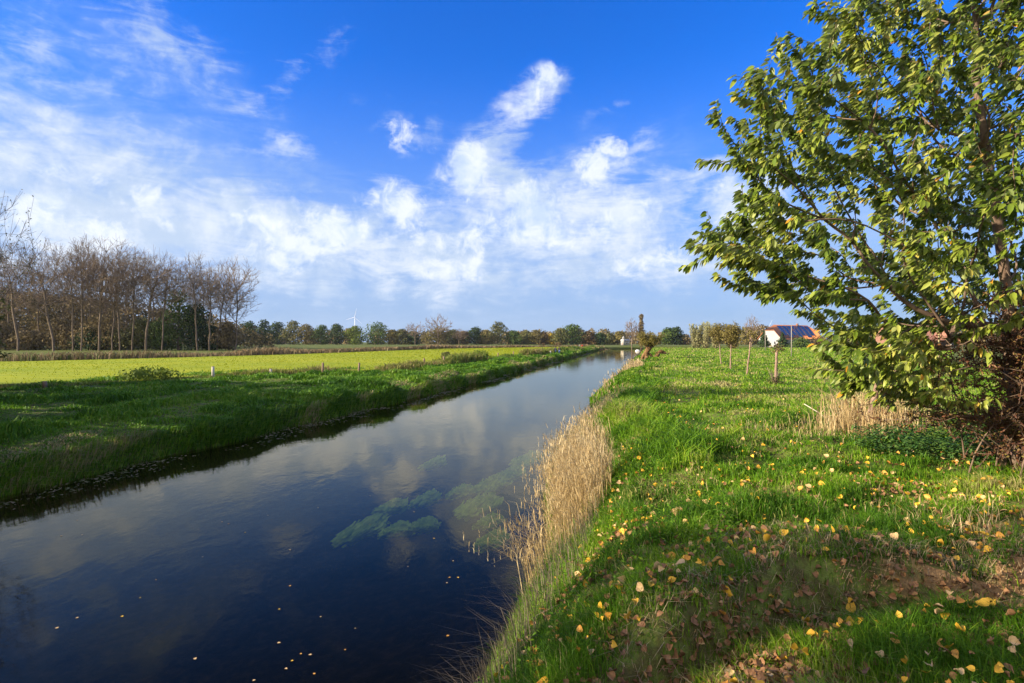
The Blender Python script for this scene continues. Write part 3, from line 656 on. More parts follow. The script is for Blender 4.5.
def leaf_tree(px, top, wpx, kind, label, Y=480, base_py=None, name='leafy_tree', group='leafy trees in the far tree line', n=1100, nb=9, shape='round', cat='tree', size=None, low=.12, trunk=True):
    base = G(px, base_py) if base_py else at(px, Y); Y = base[1]; m = Y/F
    ht = zat(top, Y)-base[2]; wr = wpx*m/2; rng = np.random.default_rng(abs(int(px*13))+3)
    e = empty(name, base, label, cat, group); bl = []
    for i in range(nb):
        f = (i+.5)/nb; z = ht*(low+(1-low)*f)
        if shape == 'round': r_ = wr*(.42+.30*math.sin(PI*f)); sp_ = wr*.55*math.sin(PI*min(f+.12, 1))
        elif shape == 'cone': r_ = wr*max(.12, (1-f))*.95; sp_ = 0
        elif shape == 'column': r_ = wr*(.55+.45*math.sin(PI*f**.8)); sp_ = wr*.1
        else: r_ = wr*.45; sp_ = wr*.6
        r_ *= rng.uniform(.72, 1.3); sp_ *= rng.uniform(.7, 1.35)
        a_ = i*2.4+rng.uniform(0, 1); rz = ht*(1-low)/nb*1.25
        if shape in ('round', 'bush'): rz = max(rz, r_*.62)
        z = min(z, ht-rz*.85)
        bl.append(((math.cos(a_)*sp_, math.sin(a_)*sp_, max(z, rz*.5)), (r_, r_, rz)))
    V_, Q_, v_ = crown_faces(rng, bl, n, size or max(wr*.085, .14)); V_[:, 2] = np.maximum(V_[:, 2], -.1)
    mk('crown', V_, Q_, None, LM[kind], e, v=v_)
    if trunk:
        b_ = MB(); b_.tube([(0, 0, -.1), (.01*ht, 0, ht*.3), (0, .01*ht, ht*.75)], [ht*.022, ht*.016, ht*.006], 6)
        for a_ in (0.5, 2.6, 4.4): b_.tube([(0, 0, ht*.28), (math.cos(a_)*wr*.35, math.sin(a_)*wr*.35, ht*.5), (math.cos(a_)*wr*.6, math.sin(a_)*wr*.6, ht*.7)], [ht*.01, ht*.007, ht*.003], 5)
        b_.build('trunk', bark_far, e, True)
    return e

# wooded rise behind the bare trees (one mass)
rng = np.random.default_rng(5); bl = []
for i in range(210):
    px = rng.uniform(-260, 262); Y = rng.uniform(200, 275); tp = np.interp(px, [-260, 0, 60, 120, 200, 235, 262], [292, 289, 293, 301, 312, 322, 334])+rng.uniform(-2, 5)
    b_ = at(px, Y); ht = zat(tp, Y)-b_[2]; r_ = rng.uniform(3, 5.2)
    for f in (.25, .55, .85): bl.append(((b_[0]+rng.normal(0, 1.5), Y+rng.normal(0, 1.5), b_[2]+ht*f-ht*.02), (r_*(1.1-.35*f), r_, ht*.20)))
V_, Q_, v_ = crown_faces(rng, bl, 120000, .42)
woodm = leafy('wood_foliage', [(.07, .065, .03), (.15, .12, .055), (.23, .17, .08), (.30, .22, .10)], .2, .8, .1, nscale=.05)
tag(mk('woodland', V_, Q_, None, woodm, v=v_), 'brown autumn wood on the rise behind the bare trees', 'woodland', kind='stuff')
# far low wood behind the single trees of the horizon (one mass)
bl = []
for i in range(290):
    px = rng.uniform(225, 1250); Y = rng.uniform(560, 680); b_ = at(px, Y)
    tp = 331.5+rng.uniform(-2.5, 2.5)+2*math.sin(px*.03); ht = max(zat(tp, Y)-b_[2], 5); r_ = rng.uniform(4, 8)
    for f in (.08, .4, .76): bl.append(((b_[0], Y, b_[2]+ht*f), (r_, r_, ht*.24)))
V_, Q_, v_ = crown_faces(rng, bl, 56000, 1.1)
tag(mk('far_woodland', V_, Q_, None, woodm, v=v_), 'low far-off wood along the horizon', 'woodland', kind='stuff')

BT = [ # px, base, top, width, lean px, fork, label
 (18,352,243,64,-14,.40,'bare tree with leaning limbs at the left end of the row'),
 (53,351.5,240,104,-20,.36,'wide forked bare tree with a pale sunlit lower trunk'),
 (73,352,246,52,-3,.45,'slim dark bare tree just right of the pale-trunked fork tree'),
 (81,352,241,24,3,.50,'thin straight bare tree standing behind a dark holly bush'),
 (99,352,237,76,6,.34,'tallest and broadest bare tree of the row with a rounded crown'),
 (112,352,246,48,8,.42,'bare tree half behind the broad round-crowned one'),
 (120,352,252,40,-8,.40,'bare tree leaning left above the olive scrub'),
 (132,352,250,42,4,.38,'twin-stemmed bare tree above the olive scrub'),
 (145,353,254,68,14,.40,'bare tree on a slanting dark trunk beside the green thicket'),
 (162,352,258,36,6,.45,'slender bare tree rising out of the green thicket'),
 (196,352,254,30,-2,.42,'upright narrow bare tree over the thicket with a high tip'),
 (209,352,266,34,2,.45,'low bare tree with a small fan crown at the thicket end'),
 (217,351,262,40,12,.40,'bare tree leaning right at the end of the thicket'),
 (236,350.5,260,38,2,.30,'last bare tree of the row standing alone with low branches'),
]
for px, bp, tp, wp, ln_, fk, lb in BT:
    bare_tree(px, bp, tp, wp*1.22, lb, Y=158 if px < 215 else 170, lean=ln_, fork=fk, n=int(130+3.4*wp), r0=.30 if wp > 60 else .2)
for px, tp, wp, lb in ((8,262,50,'fainter bare tree behind the left end of the row'),(38,258,46,'fainter bare tree behind the wide forked one'),(64,255,44,'fainter bare tree behind the slim dark trunks'),(90,252,40,'fainter bare tree behind the holly bush'),
                (106,256,44,'fainter bare tree behind the broadest crown'),(126,262,44,'fainter bare tree behind the olive scrub'),(153,264,40,'fainter bare tree behind the green thicket'),(180,268,44,'fainter bare tree behind the ivy-clad tree'),(203,273,36,'fainter bare tree behind the end of the thicket'),(226,276,34,'fainter bare tree behind the last trees of the row')):
    bare_tree(px, 350, tp, wp*1.2, lb, Y=196, n=int(150+3*wp), r0=.2, group='bare trees standing further back in the wood')
for px in (-22, -60, -110, -150):
    bare_tree(px, 352, 248, 60, 'bare tree of the wood beyond the frame edge', Y=165, lean=0, n=200, group='bare trees past the edge of the view')
# undergrowth of the wood
US = [(5,322,40,'haze','brown thicket at the far left foot of the wood'),(30,330,34,'haze','low brown scrub under the forked bare tree'),
 (66,318,36,'haze','tall brown scrub behind the slim dark trunks'),(94,326,32,'dark','dark green holly bush among the bare trunks'),
 (120,330,34,'olive','olive scrub between the holly bush and the green thicket'),(110,312,44,'haze','brown shrub crown above the holly bush'),
 (143,318,34,'olive','yellowish olive bush left of the green thicket'),(160,322,30,'green','mid green bush at the left part of the thicket'),
 (178,291,40,'green','tall green ivy-clad tree in the middle of the thicket'),(196,303,34,'dark','dark green tree right of the ivy-clad one'),
 (210,326,28,'dark','dark low bush at the right foot of the thicket'),(228,322,26,'haze','brownish bush beside the last bare tree'),
 (246,322,24,'dark','round dark tree at the shaded end of the wood'),(-30,315,60,'haze','brown scrub past the left edge')]
for px, tp, wp, kd, lb in US:
    leaf_tree(px, tp, wp, kd, lb, Y=172 if px != 246 else 330, name='shrub' if tp > 300 else 'leafy_tree', group='undergrowth of the wood', n=2600, nb=12, shape='round', cat='shrub' if tp > 300 else 'tree', size=.32, low=.02)

FT = [ # px, top, width, kind, label
 (250,321,17,'dark','dark tree at the left start of the far tree line'),(264,320,15,'dark','second dark tall tree of the far tree line from the wood'),
 (278,322,16,'dark','dark green tree before the olive one in the far tree line'),(293,320.5,17,'olive','olive tree with a tall crown among dark neighbours'),
 (306.5,324,19,'ochre','yellowish tree between the olive and the green one'),(322,325,15,'green','green tree right of the yellowish one'),
 (336.5,324,14,'dark','narrow dark green tree left of the wind turbine'),(355,326,18,'bright','bright green round tree right below the lone wind turbine'),
 (378,322.5,26,'green','biggest round green tree to the right of the wind turbine'),(392,330,14,'ochre','small ochre tree on the shoulder of the big round green tree'),
 (402,329,16,'olive','olive tree after the big round green one'),(413,331.5,14,'dark','small dark tree under the wide bare crown'),
 (440,327,26,'ochre','ochre shrub mass below the tallest far bare tree'),(453,330,16,'olive','low olive tree right of the ochre shrub mass'),
 (464,331,14,'haze','brown low tree between olive and dark green trees'),(476,327,17,'dark','dark green round tree before the grey-olive giant'),
 (486,330,14,'ochre','ochre tree left of the grey-olive giant'),(498,321.5,20,'olive','tall grey-olive tree with a square crown'),
 (514,331,15,'green','green tree just right of the square olive crown'),(526,330.5,14,'olive','olive tree second right of the square crown'),
 (536,330,13,'ochre','pale ochre tree in the lower middle of the line'),(543.5,332,10,'russet','russet narrow tree beside the golden one'),
 (551,333.5,10,'yellow','small golden yellow round tree behind the walkers'),(561,328.5,17,'olive','broad olive tree left of the big dark crown'),
 (573,324.5,20,'green','big dark domed tree above the walkers on the path'),(588.5,331.5,15,'russet','russet tree right of the big dark dome'),
 (600,333,13,'dark','dark blue-green tree above the end of the path'),(609.5,333.5,11,'olive','small olive tree above the river bend'),
 (619,331.5,14,'ochre','ochre tree left of the small white house'),(668,328,13,'green','green tree right of the pollard willow'),
 (676,327,13,'dark','dark tree with a tall crown right of the pollard willow'),(685,335,11,'haze','low brown tree before the silver willows'),
 (762,325,22,'haze','brown tree behind the two wind turbines'),(748,327,18,'ochre','ochre tree behind the leaning young trunk'),]
for px, tp, wp, kd, lb in FT:
    leaf_tree(px, tp, wp*1.15, kd, lb, Y=480 if px < 560 else 450, n=2000, nb=13, size=.62, low=.0)
for px, tp, wp, lb, Y in ((415,321.5,22,'wide bare crown rising behind small dark trees',470),(438,315,28,'tallest bare tree of the far line above ochre shrubs',470),
                      (459,329,18,'faint bare tree right of the tallest far one',470),(632,319,15,'bare tree left of the slender brown poplar',300),(752,316,14,'thin bare tree beside the ochre one near the turbines',300)):
    bare_tree(px, None, tp, wp, lb, Y=Y, fork=.3, n=170, name='bare_tree', group='bare trees in the far tree line')
leaf_tree(641.3, 313.8, 6.0, 'haze', 'slender brown columnar poplar behind the pollard willow', Y=300, shape='column', nb=22, n=2600, name='poplar', group='single trees', size=.28)
for px, tp, wp, lb in ((559,342.3,9,'russet low shrub by the far field corner'),(542,343,7,'small reddish shrub on the far field rim')):
    leaf_tree(px, tp, wp, 'russet', lb, Y=300, name='shrub', cat='shrub', group='low shrubs at the field end', n=350, nb=5, shape='bush', size=.22, low=.02, trunk=False)
for px, tp, wp, kd, lb in ((446,352,12,'olive','small olive bush on the field edge beside the posts'),(480,350.5,18,'bright','green bush leaning over the field edge weeds'),(148,369,52,'bright','wide weedy bush at the near edge of the bright field')):
    q = [p_ for p_ in border_px if p_[0] >= px][0]
    leaf_tree(px, tp, wp, kd, lb, base_py=q[1], name='bush', cat='bush', group='bushes on the field edge', n=1500, nb=9, shape='bush', size=.09, low=.02, trunk=False)

# silver willows
def willow(px, top, wpx, base_py, kind, label, n=2600):
    base = G(px, base_py); m = base[1]/F; ht = zat(top, base[1])-base[2]; wr = wpx*m/2; rng = np.random.default_rng(int(px)*3)
    e = empty('willow', base, label, 'willow', 'silver willows at the end of the meadow'); P = []; mb = MB()
    for i in range(22):
        a_ = rng.uniform(0, 2*PI); rr = rng.uniform(.15, 1)*wr; t_ = np.array([math.cos(a_)*rr, math.sin(a_)*rr, ht*rng.uniform(.72, 1)*(1-.12*(rr/wr)**2)])
        s0 = t_*np.array([.35, .35, 0]); mb.tube([s0, s0+(t_-s0)*np.array([.7, .7, .5]), t_], [.09, .05, .015], 4)
        f = rng.uniform(.08, 1.02, n//22)[:, None]; q_ = s0+(t_-s0)*f+rng.normal(0, 1, (n//22, 3))*np.array([.28, .28, .3])*(1.25-f)*1.1; P.append(q_)
    P = np.vstack(P); k = len(P); Ld = rng.normal(0, .5, (k, 3))+np.array([0, 0, .7])
    V_, Q_ = leaf_quads(P, Ld, rng.normal(0, 1, (k, 3)), rng.uniform(.5, .9, k), rng.uniform(.14, .26, k), .1)
    v_ = rng.uniform(0, 1, k); mb.build('trunk', bark_far, e, True); mk('crown', V_, Q_, None, LM[kind], e, v=np.concatenate([v_, v_]))
willow(696, 322.5, 15, 348.6, 'willow', 'pale silver willow at the left end of the willow clump')
willow(706, 321.5, 15, 348.6, 'willow', 'silver willow with the tallest crown of the clump')
willow(715.5, 323, 13, 348.8, 'willow', 'third silver willow behind the young trunks')
willow(733, 325, 15, 348.8, 'ochre', 'ochre-leaved willow behind the young trees')

# pollard willow on the near bank
def tube_tree(base, paths, mat, e, name='trunk', k=9):
    b_ = MB()
    for P_, r_ in paths: b_.tube(P_, r_, k)
    return b_.build(name, mat, e, True)
b0 = G(646, 360.5); m = b0[1]/F; e = empty('pollard_willow', b0, 'old pollard willow with a gnarled orange trunk at the water edge', 'willow')
tube_tree(b0, [([(0,0,-.2),(.1,0,.5),(.0,.05,1.1),(.35,0,1.7),(.55,.05,2.15)], [.5,.4,.34,.42,.5]), ([(-.5,.1,-.1),(-.55,0,.45),(-.25,0,1.0),(.1,0,1.4)], [.27,.24,.2,.2]),
   ([(.9,0,-.1),(.95,0,.5),(.6,0,.95),(.2,0,1.2)], [.22,.2,.18,.16]), ([(.5,0,1.9),(.0,0,2.3),(-.3,.1,2.7)], [.3,.22,.15]), ([(.5,0,1.9),(1.1,0,2.3),(1.5,.1,2.8)], [.3,.2,.13]), ([(1.2,-.1,.3),(1.7,0,.75),(2.1,.1,.9)],[.2,.3,.12])], bark_orange, e)
rng = np.random.default_rng(8); P = []; mb = MB()
for i in range(60):
    a_ = rng.uniform(0, 2*PI); h_ = rng.uniform(.0, 1); t_ = np.array([math.cos(a_)*2.0*math.sqrt(rng.uniform(.05, 1))+.7, math.sin(a_)*1.7, 2.4+1.9*h_])
    s0 = np.array([.5+rng.normal(0, .3), rng.normal(0, .2), 2.1]); mb.tube([s0, (s0+t_)/2+np.array([0, 0, .3]), t_], [.05, .03, .01], 4)
    f = rng.uniform(.3, 1.05, 70)[:, None]; P.append(s0+(t_-s0)*f+np.array([0, 0, .3])*4*f*(1-f)*.5+rng.normal(0, .16, (70, 3)))
P = np.vstack(P); k = len(P); Ld = rng.normal(0, 1, (k, 3)); V_, Q_ = leaf_quads(P, Ld, rng.normal(0, 1, (k, 3)), rng.uniform(.16, .3, k), rng.uniform(.07, .12, k), .1)
v_ = rng.uniform(0, 1, k); mb.build('branch_head', bark_far, e, True); mk('crown', V_, Q_, None, leafy('pollard_leaves', [(.10, .09, .02), (.17, .15, .03), (.26, .21, .05)], .3), e, v=np.concatenate([v_, v_]))
# brush heap
b0 = G(661, 354); e = empty('brush_heap', b0, 'brown heap of cut branches beside the pollard willow', 'brush heap'); mb = MB()
for i in range(150):
    a_ = rng.uniform(0, PI); L_ = rng.uniform(.4, 1.0); c_ = np.array([rng.normal(0, .55), rng.normal(0, .4), 0]); c_[2] = rng.uniform(.05, .8)*max(0.1, 1-abs(c_[0])/1.3)
    d_ = np.array([math.cos(a_)*L_, math.sin(a_)*L_*.6, rng.uniform(-.2, .3)]); mb.tube([c_-d_*.6, c_+d_*.1+np.array([0, 0, .08]), c_+d_*.6], [.05, .04, .02], 5)
mb.build('branches', bark_orange, e)
# young trees in the meadow
def young(px, bpx, top, wpx, lean_px, label, leaves, r0, tz, kind='ochre', nt=120, fork=.5, spr=0):
    b_ = G(px, bpx); Y = b_[1]; m = Y/F; ht = zat(top, Y)-b_[2]; rng = np.random.default_rng(int(px)); wr = wpx*m/2; lx = lean_px*m
    e = empty('young_tree', b_, label, 'young tree', 'young trees standing in the meadow')
    z_ = np.linspace(0, ht*tz, 8); tk = np.stack([lx*z_/ht+rng.normal(0, .012, 8), rng.normal(0, .012, 8), z_-.03], -1)
    tg_ = ell(rng, nt, (lx, 0, ht*(fork+1)/2), (wr, wr, ht*(1-fork)/2), .5)
    P, par, rad, ends = grow(rng, tk, tg_, ht*.06, .006, r0, k_v=.4); rad[:6] = np.linspace(r0*1.1, r0*.75, 6)
    V_, Q_ = seg_mesh(P, par, rad, np.arange(len(P)) < 8, 8); mk('trunk', V_, Q_, None, bark_pale, e, smooth=True)
    V_, Q_ = seg_mesh(P, par, np.minimum(rad, r0*.6), np.arange(len(P)) >= 8, 4); mk('branches', V_, Q_, None, twigm, e)
    if leaves:
        ti = rng.choice(np.arange(8, len(P)), leaves); q_ = P[ti]+rng.normal(0, .10, (leaves, 3)); V_, Q_ = leaf_quads(q_, rng.normal(0, 1, (leaves, 3)), rng.normal(0, 1, (leaves, 3)), rng.uniform(.10, .2, leaves), rng.uniform(.06, .11, leaves))
        v_ = rng.uniform(0, 1, leaves); mk('crown', V_, Q_, None, LM[kind], e, v=np.concatenate([v_, v_]))
    if spr:
        mb = MB()
        for i in range(spr):
            a_ = rng.uniform(0, 2*PI); L_ = rng.uniform(.4, 1.1); q_ = np.array([math.cos(a_), math.sin(a_), 0]); mb.tube([q_*.06, q_*.2*L_+np.array([0, 0, .45*L_]), q_*.42*L_+np.array([0, 0, L_])], [.012, .009, .004], 4)
        mb.build('suckers', twigm, e)
        q_ = np.stack([rng.normal(0, .16, 260), rng.normal(0, .16, 260), rng.uniform(.02, .5, 260)], -1); V_, Q_ = leaf_quads(q_, rng.normal(0, 1, (260, 3)), rng.normal(0, 1, (260, 3)), .09, .05)
        v_ = rng.uniform(0, 1, 260); mk('sucker_leaves', V_, Q_, None, LM['olive'], e, v=np.concatenate([v_, v_]))
    return e
young(721, 365, 323, 18, -3, 'young pale-trunked tree with an ochre crown before the willows', 2200, .06, .6, nt=170)
young(730.5, 369, 322, 19, 1, 'slightly nearer young tree with an ochre crown and straight trunk', 2200, .065, .6, nt=170)
young(746.8, 375.5, 330, 12, 5, 'young tree with a thin whitish trunk leaning right and few leaves', 160, .06, .85, nt=50, fork=.75)
young(775.3, 385.5, 342, 12, 2, 'short thick pinkish stem with twiggy suckers at its base', 60, .085, .93, nt=26, fork=.8, spr=30)
# pale sapling below the big crown
young(868.5, 429, 348, 34, 16, 'pale leaning sapling in dry stalks under the big tree', 500, .075, .8, kind='bright', nt=90, fork=.55)
# leaning white stick
a_ = G(830, 418); mb = MB(); mb.tube([(0, 0, -.03), (-.22, .1, .17), (-.5, .22, .36)], [.012, .011, .009], 6)
so_ = mb.build('stick', solid('dry_stick', [(.5, .42, .33), (.62, .55, .45)], .8, 6)); so_.location = a_
tag(so_, 'thin whitish stick leaning in the meadow grass', 'stick')

# ------------------------------------------------------------------ the big tree on the right
def near_leaves(rng, P, par, rad, thr, per, ln, wd, wind, spread, droop, mat, e, name='foliage', cap=None):
    ti = np.where(rad < thr)[0]; ti = np.repeat(ti, per); n = len(ti); B = P[ti]; A = P[par[ti]]; f = rng.uniform(0, 1, n)[:, None]
    base = A+(B-A)*f; td = (B-A)/(np.linalg.norm(B-A, axis=1)[:, None]+1e-9)
    sd = rng.normal(0, 1, (n, 3)); sd -= (sd*td).sum(1)[:, None]*td; sd /= np.linalg.norm(sd, axis=1)[:, None]
    Ld = td*.45+sd*spread+np.array(wind)+np.array([0, 0, -droop]); L_ = ln*rng.uniform(.65, 1.25, n)
    Nr = np.array([0, 0, 1.0])+rng.normal(0, .75, (n, 3)); base = base+sd*.02
    V_, Q_ = leaf_quads(base, Ld, Nr, L_, wd*rng.uniform(.75, 1.2, n), .16, .12)
    cn = fbm(base[:, 0]*1.1+5, base[:, 2]*1.1, 8); v_ = np.clip(rng.beta(2, 2.4, n)*.8+.9*(cn-.5), 0, .88); v_ = np.where(rng.uniform(0, 1, n) < .012, 1.0, v_)
    mk(name, V_, Q_, None, mat, e, v=np.concatenate([v_, v_])); return n
rng = np.random.default_rng(21)
TB = np.array([7.45, 8.3, 0]); TB[2] = H(TB[0], TB[1]); e = empty('cherry_tree', TB, 'large leafy green tree with drooping oval leaves overhanging the meadow', 'tree')
zb = TB[2]
def w2l(x, y, z): return np.array([x-TB[0], y-TB[1], z-zb])
trunk = [w2l(7.45, 8.3, zb-.1), w2l(7.43, 8.3, zb+.7), w2l(7.34, 8.3, zb+1.4), w2l(7.27, 8.28, zb+2.1), w2l(7.2, 8.3, zb+2.8), w2l(7.05, 8.25, zb+3.6), w2l(6.85, 8.2, zb+4.5), w2l(6.8, 8.3, zb+5.5), w2l(6.75, 8.3, zb+6.6)]
n = 4200; z_ = rng.uniform(3.0, 10.6, n); fr2 = rng.uniform(0, 1, n)**.55; az = rng.uniform(0, 2*PI, n)
rl = np.interp(z_, [2.9, 3.5, 4.2, 5.3, 7.0, 8.4, 9.6, 10.8], [1.3, 2.0, 2.4, 3.6, 3.6, 2.9, 2.1, 1.0])
rf = np.interp(z_, [3.0, 4.0, 5.5, 7.5, 9, 10.8], [1.6, 2.4, 3.0, 3.0, 2.4, .8])
lump = 1+.22*(vnoise(az*2.2, z_*1.3, 3)-.5)*2
Rr = np.where(np.cos(az) < 0, rl, rf*1.2)
X_ = 7.15+np.cos(az)*Rr*fr2*lump; Yq = 8.3+np.sin(az)*rf*fr2*lump
kq = ((z_ > 4.15) | (X_ < 6.0)) & ~((np.abs(X_-7.2) < .75) & (Yq < 8.5) & (z_ > 3.9) & (z_ < 6.6)); X_, Yq, z_ = X_[kq], Yq[kq], z_[kq]
T_ = np.stack([X_-TB[0], Yq-TB[1], z_-zb], -1)
# extra tips that make the outline on the sky side
tips = [(716,246,7.6),(726,262,7.7),(716,240,7.9),(735,212,7.6),(748,200,8.0),(746,92,7.4),(752,130,7.8),(745,105,8.0),(770,75,7.6),(765,160,7.5),(800,52,7.8),(830,12,7.6),(845,5,8.2),(790,140,7),(760,235,7.4),(745,262,7.6),(758,282,7.9),(780,286,8),(800,300,7.6),(840,352,7.8),(825,340,8.0),(850,372,7.5),(850,372,7.8),(885,376,7.6),(905,372,7.8),(925,350,7.5),(860,350,7),(890,340,7.2),(725,240,8.2),(760,185,8.1),(780,215,7.4),(775,120,8.2),(740,150,7.7),(790,95,7.2),(860,30,7.2)]
ex_ = []
for px, py, Y in tips:
    c_ = np.array([(px-CX)/F*Y-TB[0], Y-TB[1], zat(py, Y)-zb])
    for _ in range(16): ex_.append(c_+rng.normal(0, 1, 3)*np.array([.22, .3, .13])+np.array([.12, 0, 0]))
T_ = np.vstack([T_, np.array(ex_)])
P, par, rad, ends = grow(rng, trunk, T_, .24, .0026, .125, k_v=.8, curve=.15, wob=.04, k_p=.25)
sel = rad > .011
bk = solid('cherry_bark', [(.10, .06, .04), (.24, .17, .12)], .8, 7, .6)
V_, Q_ = seg_mesh(P, par, rad, sel, 8); mk('trunk', V_, Q_, None, bk, e, smooth=True)
V_, Q_ = seg_mesh(P, par, rad, ~sel, 4); mk('twigs', V_, Q_, None, bk, e)
lf = leafy('cherry_leaves', [(.07, .12, .010), (.15, .22, .02), (.28, .34, .04), (.46, .47, .11), (.65, .32, .03)], .32, .42, .45, back=(.22, .25, .12))
nl = near_leaves(rng, P, par, rad, .0080, 15, .120, .056, (-.42, .0, 0), .5, .75, lf, e)
print('cherry nodes', len(P), 'leaves', nl)

# red-brown bush
bb = G(985, 448); BB = np.array([7.75, 7.8, 0]); BB[2] = H(BB[0], BB[1])
e = empty('brown_bush', BB, 'dense red-brown bush of arching twigs at the foot of the big tree', 'bush'); mb = MB(); PP = []; PA = []
for i in range(230):
    a_ = rng.uniform(0, 2*PI); L_ = rng.uniform(.8, 2.0); s0 = np.array([rng.normal(0, .45), rng.normal(0, .35), 0])
    d_ = np.array([math.cos(a_), math.sin(a_)*.7]); ht_ = rng.uniform(.5, 2.5)*(1.15-.2*L_/2.4); f = np.linspace(0, 1, 7)
    pts = np.stack([s0[0]+d_[0]*L_*f**1.3, s0[1]+d_[1]*L_*f**1.3, ht_*np.sin(f*PI*.62)/1.0+.05], -1)
    mb.tube(pts, np.linspace(.014, .004, 7), 4)
    for k in range(1, 7):
        for _ in range(4):
            q_ = pts[k]+rng.normal(0, .02, 3); t_ = q_+rng.normal(0, .14, 3)+np.array([d_[0]*.12, d_[1]*.12, 0]); PA.append(q_); PP.append(t_)
PA = np.array(PA); PP = np.array(PP)
tw = np.empty((2*len(PA), 3)); tw[0::2] = PA; tw[1::2] = PP; pr = np.arange(len(tw))-1; rd = np.full(len(tw), .0035); sl_ = np.zeros(len(tw), bool); sl_[1::2] = True
V_, Q_ = seg_mesh(tw, pr, rd, sl_, 3); mk('twigs', V_, Q_, None, bk, e); mb.build('stems', bk, e, True)
k = rng.integers(0, len(PA), 62000); q_ = PA[k]+(PP[k]-PA[k])*rng.uniform(0, 1.2, (62000, 1)); V_, Q_ = leaf_quads(q_, rng.normal(0, 1, (62000, 3))+np.array([-.4, 0, -.2]), rng.normal(0, 1, (62000, 3))+np.array([0, 0, .8]), rng.uniform(.03, .06, 62000), rng.uniform(.014, .026, 62000))
v_ = rng.uniform(0, 1, 62000); bl_m = leafy('brown_bush_leaves', [(.06, .024, .015), (.14, .055, .03), (.23, .10, .045), (.20, .18, .04)], .25, .5, .35)
mk('foliage', V_, Q_, None, bl_m, e, v=np.concatenate([v_, v_]))

# ------------------------------------------------------------------ trees on the far bank left of the view (their branch tips, shade and mirror image show)
def bank_tree(x, y, ht, wr, label, n=260, leaves=500, r0=.2, fork=.3, per_leaf=.08, group='trees on the far bank beside the frame', name='riverside_tree'):
    b_ = np.array([x, y, float(H(x, y))]); rng = np.random.default_rng(int(abs(x*31+y*17))); e = empty(name, b_, label, 'tree', group)
    z_ = np.linspace(0, ht*.7, 8); tk = np.stack([rng.normal(0, .08, 8), rng.normal(0, .08, 8), z_-.05], -1)
    tg_ = ell(rng, n, (0, 0, ht*(1+fork)/2), (wr, wr, ht*(1-fork)/2), .45)
    P, par, rad, ends = grow(rng, tk, tg_, ht*.045, .006, r0, k_v=.55)
    ti = np.repeat(ends, 4); nt_ = len(ti); dv = P[ti]-P[par[ti]]; dv /= np.linalg.norm(dv, axis=1)[:, None]+1e-9
    tips_ = P[ti]+(dv+rng.normal(0, .5, (nt_, 3))+np.array([0, 0, .3]))*rng.uniform(.25, .6, nt_)[:, None]
    P2 = np.vstack([P, tips_]); par2 = np.concatenate([par, ti]); rad2 = np.concatenate([rad, np.full(nt_, .005)])
    V_, Q_ = seg_mesh(P2, par2, rad2, rad2 > .02, 6); mk('trunk', V_, Q_, None, bark, e, smooth=True)
    V_, Q_ = seg_mesh(P2, par2, rad2, rad2 <= .02, 3); mk('crown', V_, Q_, None, bark, e)
    if leaves:
        k = rng.integers(len(tk), len(P2), leaves); q_ = P2[k]+rng.normal(0, .05, (leaves, 3)); V_, Q_ = leaf_quads(q_, rng.normal(0, 1, (leaves, 3)), rng.normal(0, 1, (leaves, 3)), per_leaf*rng.uniform(.7, 1.4, leaves), per_leaf*.6)
        v_ = rng.uniform(0, 1, leaves); mk('leaves', V_, Q_, None, LM['olive'], e, v=np.concatenate([v_, v_]))
bank_tree(-23.6, 21.8, 9.6, 4.5, 'bare riverside tree whose twig tips show at the left picture edge', 420, 2600, .22, .3)
bank_tree(-33.5, 29.5, 9.5, 3.4, 'leafy bank tree beyond the left picture edge', 200, 9000, .18, .12, .16)
bank_tree(-23.0, 16.6, 15.5, 2.9, 'tall bank tree whose shadow crosses the meadow', 260, 9000, .22, .45, .14)
bank_tree(-22.5, -3.6, 12.8, 3.6, 'half-bare bank tree shading the near grass', 300, 12000, .2, .2, .19)
bank_tree(-23.5, -11.0, 13, 4.2, 'leafier bank tree behind the half-bare one', 300, 15000, .22, .2, .19)
for x, y, h_, r_, lb in ((-32.5,32.5,6.6,2.3,'bank shrub at the field corner'),(-29.6,28,7.6,2.4,'tall bank shrub next to the field corner one'),(-26.2,24.5,7.4,2.3,'bank shrub behind the bare riverside tree'),(-23.8,20.0,7.4,2.3,'dense bank shrub beside the bare riverside tree'),(-20.4,16.2,7.2,2.1,'bank shrub under the tall bank tree'),(-19,12.6,6.0,2.0,'bank shrub close to the water'),(-17.8,9.0,4.4,1.6,'lowest bank shrub, closest to the water')):
    bank_tree(x, y, h_, r_, lb, 200, 17000, .07, .03, .20, group='shrubs along the far bank beside the frame', name='bank_shrub')

# ------------------------------------------------------------------ buildings, posts, poles, turbines
white = solid('white_render', [(.33, .33, .325), (.40, .39, .38)], .85, .7)
tile = solid('orange_tiles', [(.42, .14, .05), (.58, .23, .09)], .8, 2.2, .3)
redtile = solid('red_tiles', [(.30, .13, .08), (.42, .20, .13)], .85, 1.5, .3)
brickm = solid('brick', [(.22, .11, .08), (.30, .16, .11)], .9, 3)
glassm = solid('window_glass', [(.03, .035, .045), (.05, .06, .07)], .15, .5, spec=.6)
panelm = solid('solar_glass', [(.012, .02, .06), (.02, .035, .09)], .22, 1.0, spec=.6)
woodpost = solid('post_wood', [(.16, .10, .07), (.30, .21, .15)], .9, 12, .4)
polem = solid('pole_wood', [(.30, .26, .14), (.40, .33, .19)], .85, 2)
greypole = solid('pole_grey', [(.22, .20, .17), (.32, .29, .25)], .85, 2)
frame_m = solid('window_frame', [(.75, .75, .73), (.8, .8, .78)], .6, 2)
